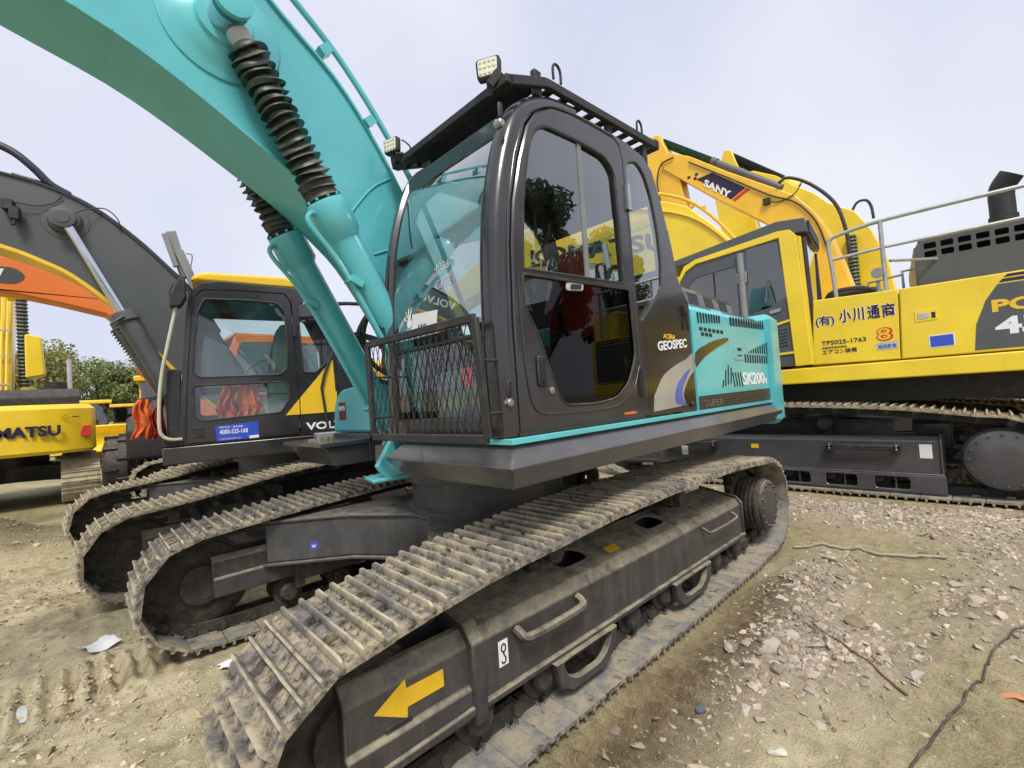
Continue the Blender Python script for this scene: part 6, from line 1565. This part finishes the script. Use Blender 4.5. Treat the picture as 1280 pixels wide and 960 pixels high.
M['stone'] = stone_mat('pale_stone', (.47,.405,.34)); M['stone2'] = stone_mat('brown_stone', (.27,.21,.14)); M['scrapred'] = mk('faded_orange_scrap', (.50,.20,.10), .7, var=.2); M['clod'] = stone_mat('dry_mud_clods', (.50,.43,.29)); M['stone3'] = mk('blue_stone', (.10,.12,.15), .8, var=.3, vscale=12, bump=.5, bscale=25); M['stonew'] = mk('white_stone', (.60,.57,.48), .8, var=.15, vscale=12, bump=.5, bscale=25)
def scatter(name, pts, sizes, rocks, mat):
    VV = []; FF = []; o = 0
    for (x, y), s in zip(pts, sizes):
        vs, fs = rocks[rng.integers(len(rocks))]
        a, b, c = rng.random(3)*6.283; b = (b-3.14)*.22
        Rz = np.array([[math.cos(a),-math.sin(a),0],[math.sin(a),math.cos(a),0],[0,0,1]]); Rx = np.array([[1,0,0],[0,math.cos(b),-math.sin(b)],[0,math.sin(b),math.cos(b)]])
        v = (vs*s)@(Rz@Rx).T; v = v + np.array([x, y, 0]); v[:, 2] += _h(x, y) + s*rng.uniform(-.15,.15)
        VV.append(v); FF.append(fs+o); o += len(vs)
    v = np.concatenate(VV); f = np.concatenate(FF).astype(np.int32)
    me = bpy.data.meshes.new(name); me.vertices.add(len(v)); me.vertices.foreach_set('co', v.reshape(-1).astype(np.float32))
    me.loops.add(f.size); me.loops.foreach_set('vertex_index', f.ravel()); me.polygons.add(len(f)); me.polygons.foreach_set('loop_start', np.arange(0, f.size, 3, dtype=np.int32))
    me.update(calc_edges=True); me.shade_flat(); me.materials.append(mat)
    ob = link(name, me); ob['kind'] = 'stuff'; return ob
def _h(x, y): return float(height(np.array([x]), np.array([y]))[0])
def ontrack(x, y):
    return (.15 < x < 4.8 and (1.26 < y < 1.95 or 3.33 < y < 4.0 or 4.8 < y < 5.5 or 6.85 < y < 7.55)) or (6.85 < x < 7.75 and -1.2 < y < 5)
def sample(n, xr, yr, dens):
    out = []
    while len(out) < n:
        x = rng.uniform(*xr, 4000); y = rng.uniform(*yr, 4000); k = rng.random(4000) < dens(x, y)
        out += [(a, b) for a, b in zip(x[k], y[k]) if not ontrack(a, b)]
    return out[:n]
def view(x, y): return np.exp(-((x-3.2)**2+(y-1.2)**2)/14)
p = sample(12500, (0, 7.4), (-2.2, 4.5), lambda x, y: gravel(x, y)**1.5*.8); scatter('gravel', p, [min(.06, .0095*math.exp(rng.normal(0,.65))) for _ in p], ROCK1, M['stone'])
p = sample(1500, (.4, 7.2), (-2.0, 3.0), lambda x, y: gravel(x, y)**2*.7); scatter('crushed_stone', p, [rng.uniform(.016,.040) for _ in p], ROCK2, M['stone'])
p = sample(3200, (-1.2, 7), (-1.5, 7), lambda x, y: view(x, y)*.5); scatter('pebbles', p, [.0065*math.exp(rng.normal(0,.5)) for _ in p], ROCK1, M['stone2'])
p = sample(700, (-1.2, 7), (-1.5, 7), lambda x, y: view(x, y)*.5); scatter('pale_chips', p, [.006*math.exp(rng.normal(0,.45)) for _ in p], ROCK1, M['stonew'])
p = sample(9000, (-1.3, 1.2), (1.9, 9.5), lambda x, y: np.clip(vnoise(x, y, .7, 21)+.5, 0, 1)**2); scatter('mud_crumbs', p, [min(.05, .010*math.exp(rng.normal(0,.6))) for _ in p], ROCK1, M['clod'])
def rock(x, y, s, mat, label, seed, flat=1.0):
    vs, fs = rock_mesh(seed, 3); m = MB(); m.add([(v[0]*s, v[1]*s, v[2]*s*flat) for v in vs], [tuple(f) for f in fs])
    o = m.build('rock', mat, None, T(x, y, _h(x, y)+s*.25*flat) @ rz(seed*47), smooth=25); tag(o, label, 'rock', 'loose rocks on the dirt')
rock(2.02,.985,.030,M['stone3'],'small dark blue-grey rock on the bare dirt beside the near track',3)
rock(2.60,1.06,.060,M['stone'],'pale block-shaped rock at the near end of the gravel heap by the track',4)
rock(2.63,.88,.062,M['stone'],'rounded pale rock right of the block-shaped one in the gravel',6)
rock(2.46,.80,.040,M['stone'],'lone pale rock in front of the rounded one',9)
rock(3.25,.60,.075,M['stone2'],'brown flat rock beyond the thin stick',12,.6)
rock(3.95,.12,.075,M['stone'],'large pale flat rock at the right edge',17,.6)
rock(4.25,.22,.06,M['stone'],'pale slab rock behind the large flat one at the right edge',18,.5)
rock(1.98,.66,.045,M['stonew'],'cream-white flat rock at the bottom of the picture',22,.4)
rock(4.9,.42,.05,M['stone2'],'dark brown rock beyond the end of the ribbed hose',25,.7)
# ------------------------------------------------------------------ litter
def onground(pts, dz): return [(x, y, _h(x, y)+dz) for x, y in pts]
m = MB(); m.tube(onground(crm([(4.50,1.24),(4.58,1.08),(4.66,.92),(4.69,.78),(4.68,.66),(4.74,.52),(4.82,.36),(4.84,.28)],8), .016), [.012+(.003 if k % 2 else 0) for k in range(57)], 8)
o = m.build('hose', M['tanhose'], smooth=50); tag(o, 'pale ribbed hose lying on the dirt beyond the gravel heap', 'hose')
m = MB(); m.tube(onground(crm([(5.2,-.42),(4.2,-.18),(3.72,-.07),(3.35,.05),(3.04,.09),(2.7,.17),(2.45,.23),(2.25,.28),(1.9,.33),(1.6,.42)],8), .012), .0045, 8)
o = m.build('cable', M['rubber'], smooth=50); tag(o, 'thin black cable running across the dirt at the lower right', 'cable')
m = MB(); m.tube(onground(crm([(3.02,.82),(2.93,.66),(2.80,.50),(2.66,.33)],8), .010), [.003+.003*k/24 for k in range(25)], 6)
o = m.build('stick', M['wood'], smooth=50); tag(o, 'thin dry stick lying among the gravel', 'stick')
def sheet(x, y, w, h, yaw, mat, label, seed, cat='litter', lift=.02):
    r = random.Random(seed); m = MB(); n = 7; vs = []
    for a in range(n):
        for b in range(n):
            u, v = a/(n-1)-.5, b/(n-1)-.5
            vs.append((u*w*(1+r.uniform(-.06,.06)), v*h*(1+r.uniform(-.06,.06)), .012*math.sin(u*6+seed)+.008*math.cos(v*7)+r.uniform(-.002,.002)))
    fs = [(a*n+b, (a+1)*n+b, (a+1)*n+b+1, a*n+b+1) for a in range(n-1) for b in range(n-1)]
    N0 = len(vs); vs += [(p[0], p[1], p[2]-.002) for p in vs]; fs += [tuple(q_+N0 for q_ in f[::-1]) for f in fs]
    m.add(vs, fs); o = m.build('paper_scrap', mat, None, T(x, y, _h(x, y)+lift) @ rz(yaw), smooth=60); tag(o, label, cat, 'scraps lying on the ground')
sheet(.66,3.22,.17,.10,-35,M['paper'],'white paper scrap in the mud between the two teal machine tracks',2)
sheet(.10,4.18,.16,.20,20,M['paper'],'crumpled greyish paper scrap in the mud left of the tracks',5)
sheet(-.22,3.62,.16,.12,60,M['lgrey'],'grey torn scrap at the left edge of the ground',8)
sheet(2.95,-.02,.16,.035,-60,M['scrapred'],'small dull orange strip of scrap by the black cable',9)
# yellow cloth/leaf scrap on the far track
m = MB(); m.add([(.20,3.99,.69),(.27,3.97,.70),(.31,3.90,.70),(.25,3.93,.71),(.16,3.90,.70)], [(0,1,2,3,4)]); 

# ------------------------------------------------------------------ trees
def leafmat(name, c):
    m = bpy.data.materials.new(name); m.use_nodes = True; nt = m.node_tree; b = nt.nodes['Principled BSDF']
    g = nt.nodes.new('ShaderNodeNewGeometry'); r = nt.nodes.new('ShaderNodeValToRGB'); nt.links.new(g.outputs['Random Per Island'], r.inputs[0])
    e = r.color_ramp.elements; e[0].color = (c[0]*.6, c[1]*.65, c[2]*.6, 1); e[1].color = (c[0]*1.5, c[1]*1.35, c[2]*1.3, 1)
    nt.links.new(r.outputs[0], b.inputs['Base Color']); b.inputs['Roughness'].default_value = .6
    b.inputs['Specular IOR Level'].default_value = .3
    return m
M['leaf1'] = leafmat('leaves_olive', (.27,.29,.11)); M['leaf2'] = leafmat('leaves_green', (.19,.25,.09)); M['leafd'] = leafmat('leaves_dark', (.03,.065,.02))
M['bark'] = mk('bark', (.13,.11,.08), .9, var=.3, vscale=5, bump=.6, bscale=12)
def tree(label, x, y, h, w, seed, mat, nleaf=12000, ls=.11, group='trees beyond the yard'):
    r = random.Random(seed); root = thing('tree', label, 'tree', (x, y, 0), group)
    W = T(x, y, 0); m = MB(); top = V((r.uniform(-.3,.3), r.uniform(-.3,.3), h*.8))
    m.tube(crm([(0,0,-.2),(r.uniform(-.1,.1),.05,h*.25),(r.uniform(-.2,.2),r.uniform(-.2,.2),h*.5),tuple(top)],4), [.035*h*(1-.07*k) for k in range(13)], 8)
    cl = []
    for k in range(16):
        a = r.random()*6.283; z = h*r.uniform(.35,.92); rr = w*(.5-.25*abs(z/h-.55)*1.6)*r.uniform(.5,1)
        p = V((math.cos(a)*rr, math.sin(a)*rr, z)); cl.append((p, r.uniform(.16,.26)*w))
        b0 = V((0,0,z*.6)); m.tube([b0, b0.lerp(p,.5)+V((0,0,.1)), p], [.012*h,.008*h,.003*h], 6)
    cl.append((V((0,0,h*.86)), .2*w)); m.build('trunk', M['bark'], root, W)
    n = nleaf; vs = np.zeros((n,4,3)); rg = np.random.default_rng(seed)
    ci = rg.integers(len(cl), size=n); C_ = np.array([c[0][:] for c in cl])[ci]; R_ = np.array([c[1] for c in cl])[ci]
    d = rg.normal(size=(n,3)); d /= np.linalg.norm(d,axis=1)[:,None]; rad = R_*rg.random(n)**.45
    P_ = C_ + d*rad[:,None]*np.array([1,1,.8]); u = rg.normal(size=(n,3)); u /= np.linalg.norm(u,axis=1)[:,None]; v = np.cross(u, rg.normal(size=(n,3))); v /= np.linalg.norm(v,axis=1)[:,None]
    s = ls*rg.uniform(.5,1.2,n)[:,None]
    vs[:,0] = P_-u*s; vs[:,1] = P_-v*s*.5; vs[:,2] = P_+u*s; vs[:,3] = P_+v*s*.5
    me = bpy.data.meshes.new('crown'); me.vertices.add(n*4); me.vertices.foreach_set('co', vs.reshape(-1).astype(np.float32)); me.loops.add(n*4); me.loops.foreach_set('vertex_index', np.arange(n*4,dtype=np.int32)); me.polygons.add(n); me.polygons.foreach_set('loop_start', np.arange(0,n*4,4,dtype=np.int32)); me.update(calc_edges=True); me.materials.append(mat)
    link('crown', me, root, W)
for k, (x, y, h, w, mt, lb) in enumerate((
    (-4.6,38,6.4,5.5,'leaf1','olive tree hidden mostly behind the yellow boom at the left edge'),
    (-1.6,37,6.2,4.6,'leaf1','broad olive-green tree left of the exhaust post, tallest of the tree line'),
    (1.3,40,6.0,4.6,'leaf2','greener rounded tree above the dark loader cabs'),
    (3.0,45,5.2,4.2,'leaf2','low green tree in the gap of the tree line'),
    (4.6,41,5.2,4.0,'leaf1','pale olive tree beside the grey boom cylinder'),
    (7.8,43,5.6,5.0,'leaf2','tree behind the black and yellow excavator cab'),
    (0.0,48,5.4,6.0,'leaf2','lower hazy tree behind the tallest one'))):
    tree(lb, x, y, h, w, 30+k, M[mt])
# trees behind the viewer's right shoulder, mirrored in the side window
tree('dark dense tree mirrored in the cab side window, outside the picture', 13.2, -8.2, 9.9, 3.7, 77, M['leafd'], 16000, .12, group='trees mirrored in the cab window')
tree('smaller dark tree mirrored in the cab side window, outside the picture', 20.5, -9.6, 10.2, 3.2, 78, M['leafd'], 9000, .14, group='trees mirrored in the cab window')
# ------------------------------------------------------------------ camera, sky, sun
R_ = np.array([[0.71691232,-0.02205884,0.69681427],[-0.69413008,0.0705497,0.71638409],[-0.06496264,-0.99726433,0.03526625]])
cd = bpy.data.cameras.new('camera'); cam = bpy.data.objects.new('camera', cd); COL.objects.link(cam)
mw = Matrix.Identity(4)
for r in range(3):
    mw[r][0] = R_[r][0]; mw[r][1] = -R_[r][1]; mw[r][2] = -R_[r][2]
mw[2][3] = 1.45
cam.matrix_world = mw
cd.sensor_width = 36; cd.lens = 568.6*36/1280; cd.clip_start = .05; cd.clip_end = 3000
scene.camera = cam
SUN_EL, SUN_AZ = 55, 232      # azimuth: direction the light comes from, degrees from +X towards +Y
sd = bpy.data.lights.new('sun', 'SUN'); sd.energy = 3.0; sd.angle = RAD(16); sd.color = (1, .96, .90)
so = bpy.data.objects.new('sun', sd); COL.objects.link(so)
dv = V((math.cos(RAD(SUN_AZ))*math.cos(RAD(SUN_EL)), math.sin(RAD(SUN_AZ))*math.cos(RAD(SUN_EL)), math.sin(RAD(SUN_EL))))
so.rotation_euler = dv.to_track_quat('Z', 'Y').to_euler(); so.location = (0, 0, 20)
w = bpy.data.worlds.new('World'); scene.world = w; w.use_nodes = True
nt = w.node_tree; N = nt.nodes; L = nt.links; bg = N['Background']
sky = N.new('ShaderNodeTexSky'); sky.sky_type = 'NISHITA'; sky.sun_disc = False
sky.sun_elevation = RAD(SUN_EL); sky.sun_rotation = RAD(90-SUN_AZ); sky.air_density = 1.2; sky.dust_density = 3
tc = N.new('ShaderNodeTexCoord'); n = N.new('ShaderNodeTexNoise'); n.inputs['Scale'].default_value = 2.2; n.inputs['Detail'].default_value = 6; n.inputs['Roughness'].default_value = .45
L.new(tc.outputs['Generated'], n.inputs[0])
cr = N.new('ShaderNodeValToRGB'); L.new(n.outputs[0], cr.inputs[0])
cr.color_ramp.elements[0].position = .35; cr.color_ramp.elements[0].color = (6.2, 6.4, 7.9, 1)
cr.color_ramp.elements[1].position = .68; cr.color_ramp.elements[1].color = (7.7, 7.9, 8.6, 1)
mx = N.new('ShaderNodeMix'); mx.data_type = 'RGBA'; mx.inputs[0].default_value = .88
L.new(sky.outputs[0], mx.inputs[6]); L.new(cr.outputs[0], mx.inputs[7]); L.new(mx.outputs[2], bg.inputs[0])
bg.inputs[1].default_value = .115
vs_ = scene.view_settings; vs_.view_transform = 'Standard'; vs_.look = 'None'; vs_.exposure = .08; vs_.gamma = 1; vs_.use_curve_mapping = False
scene.cycles.max_bounces = 8; scene.cycles.transparent_max_bounces = 16; scene.cycles.use_denoising = True
scene.cycles.sample_clamp_indirect = 6
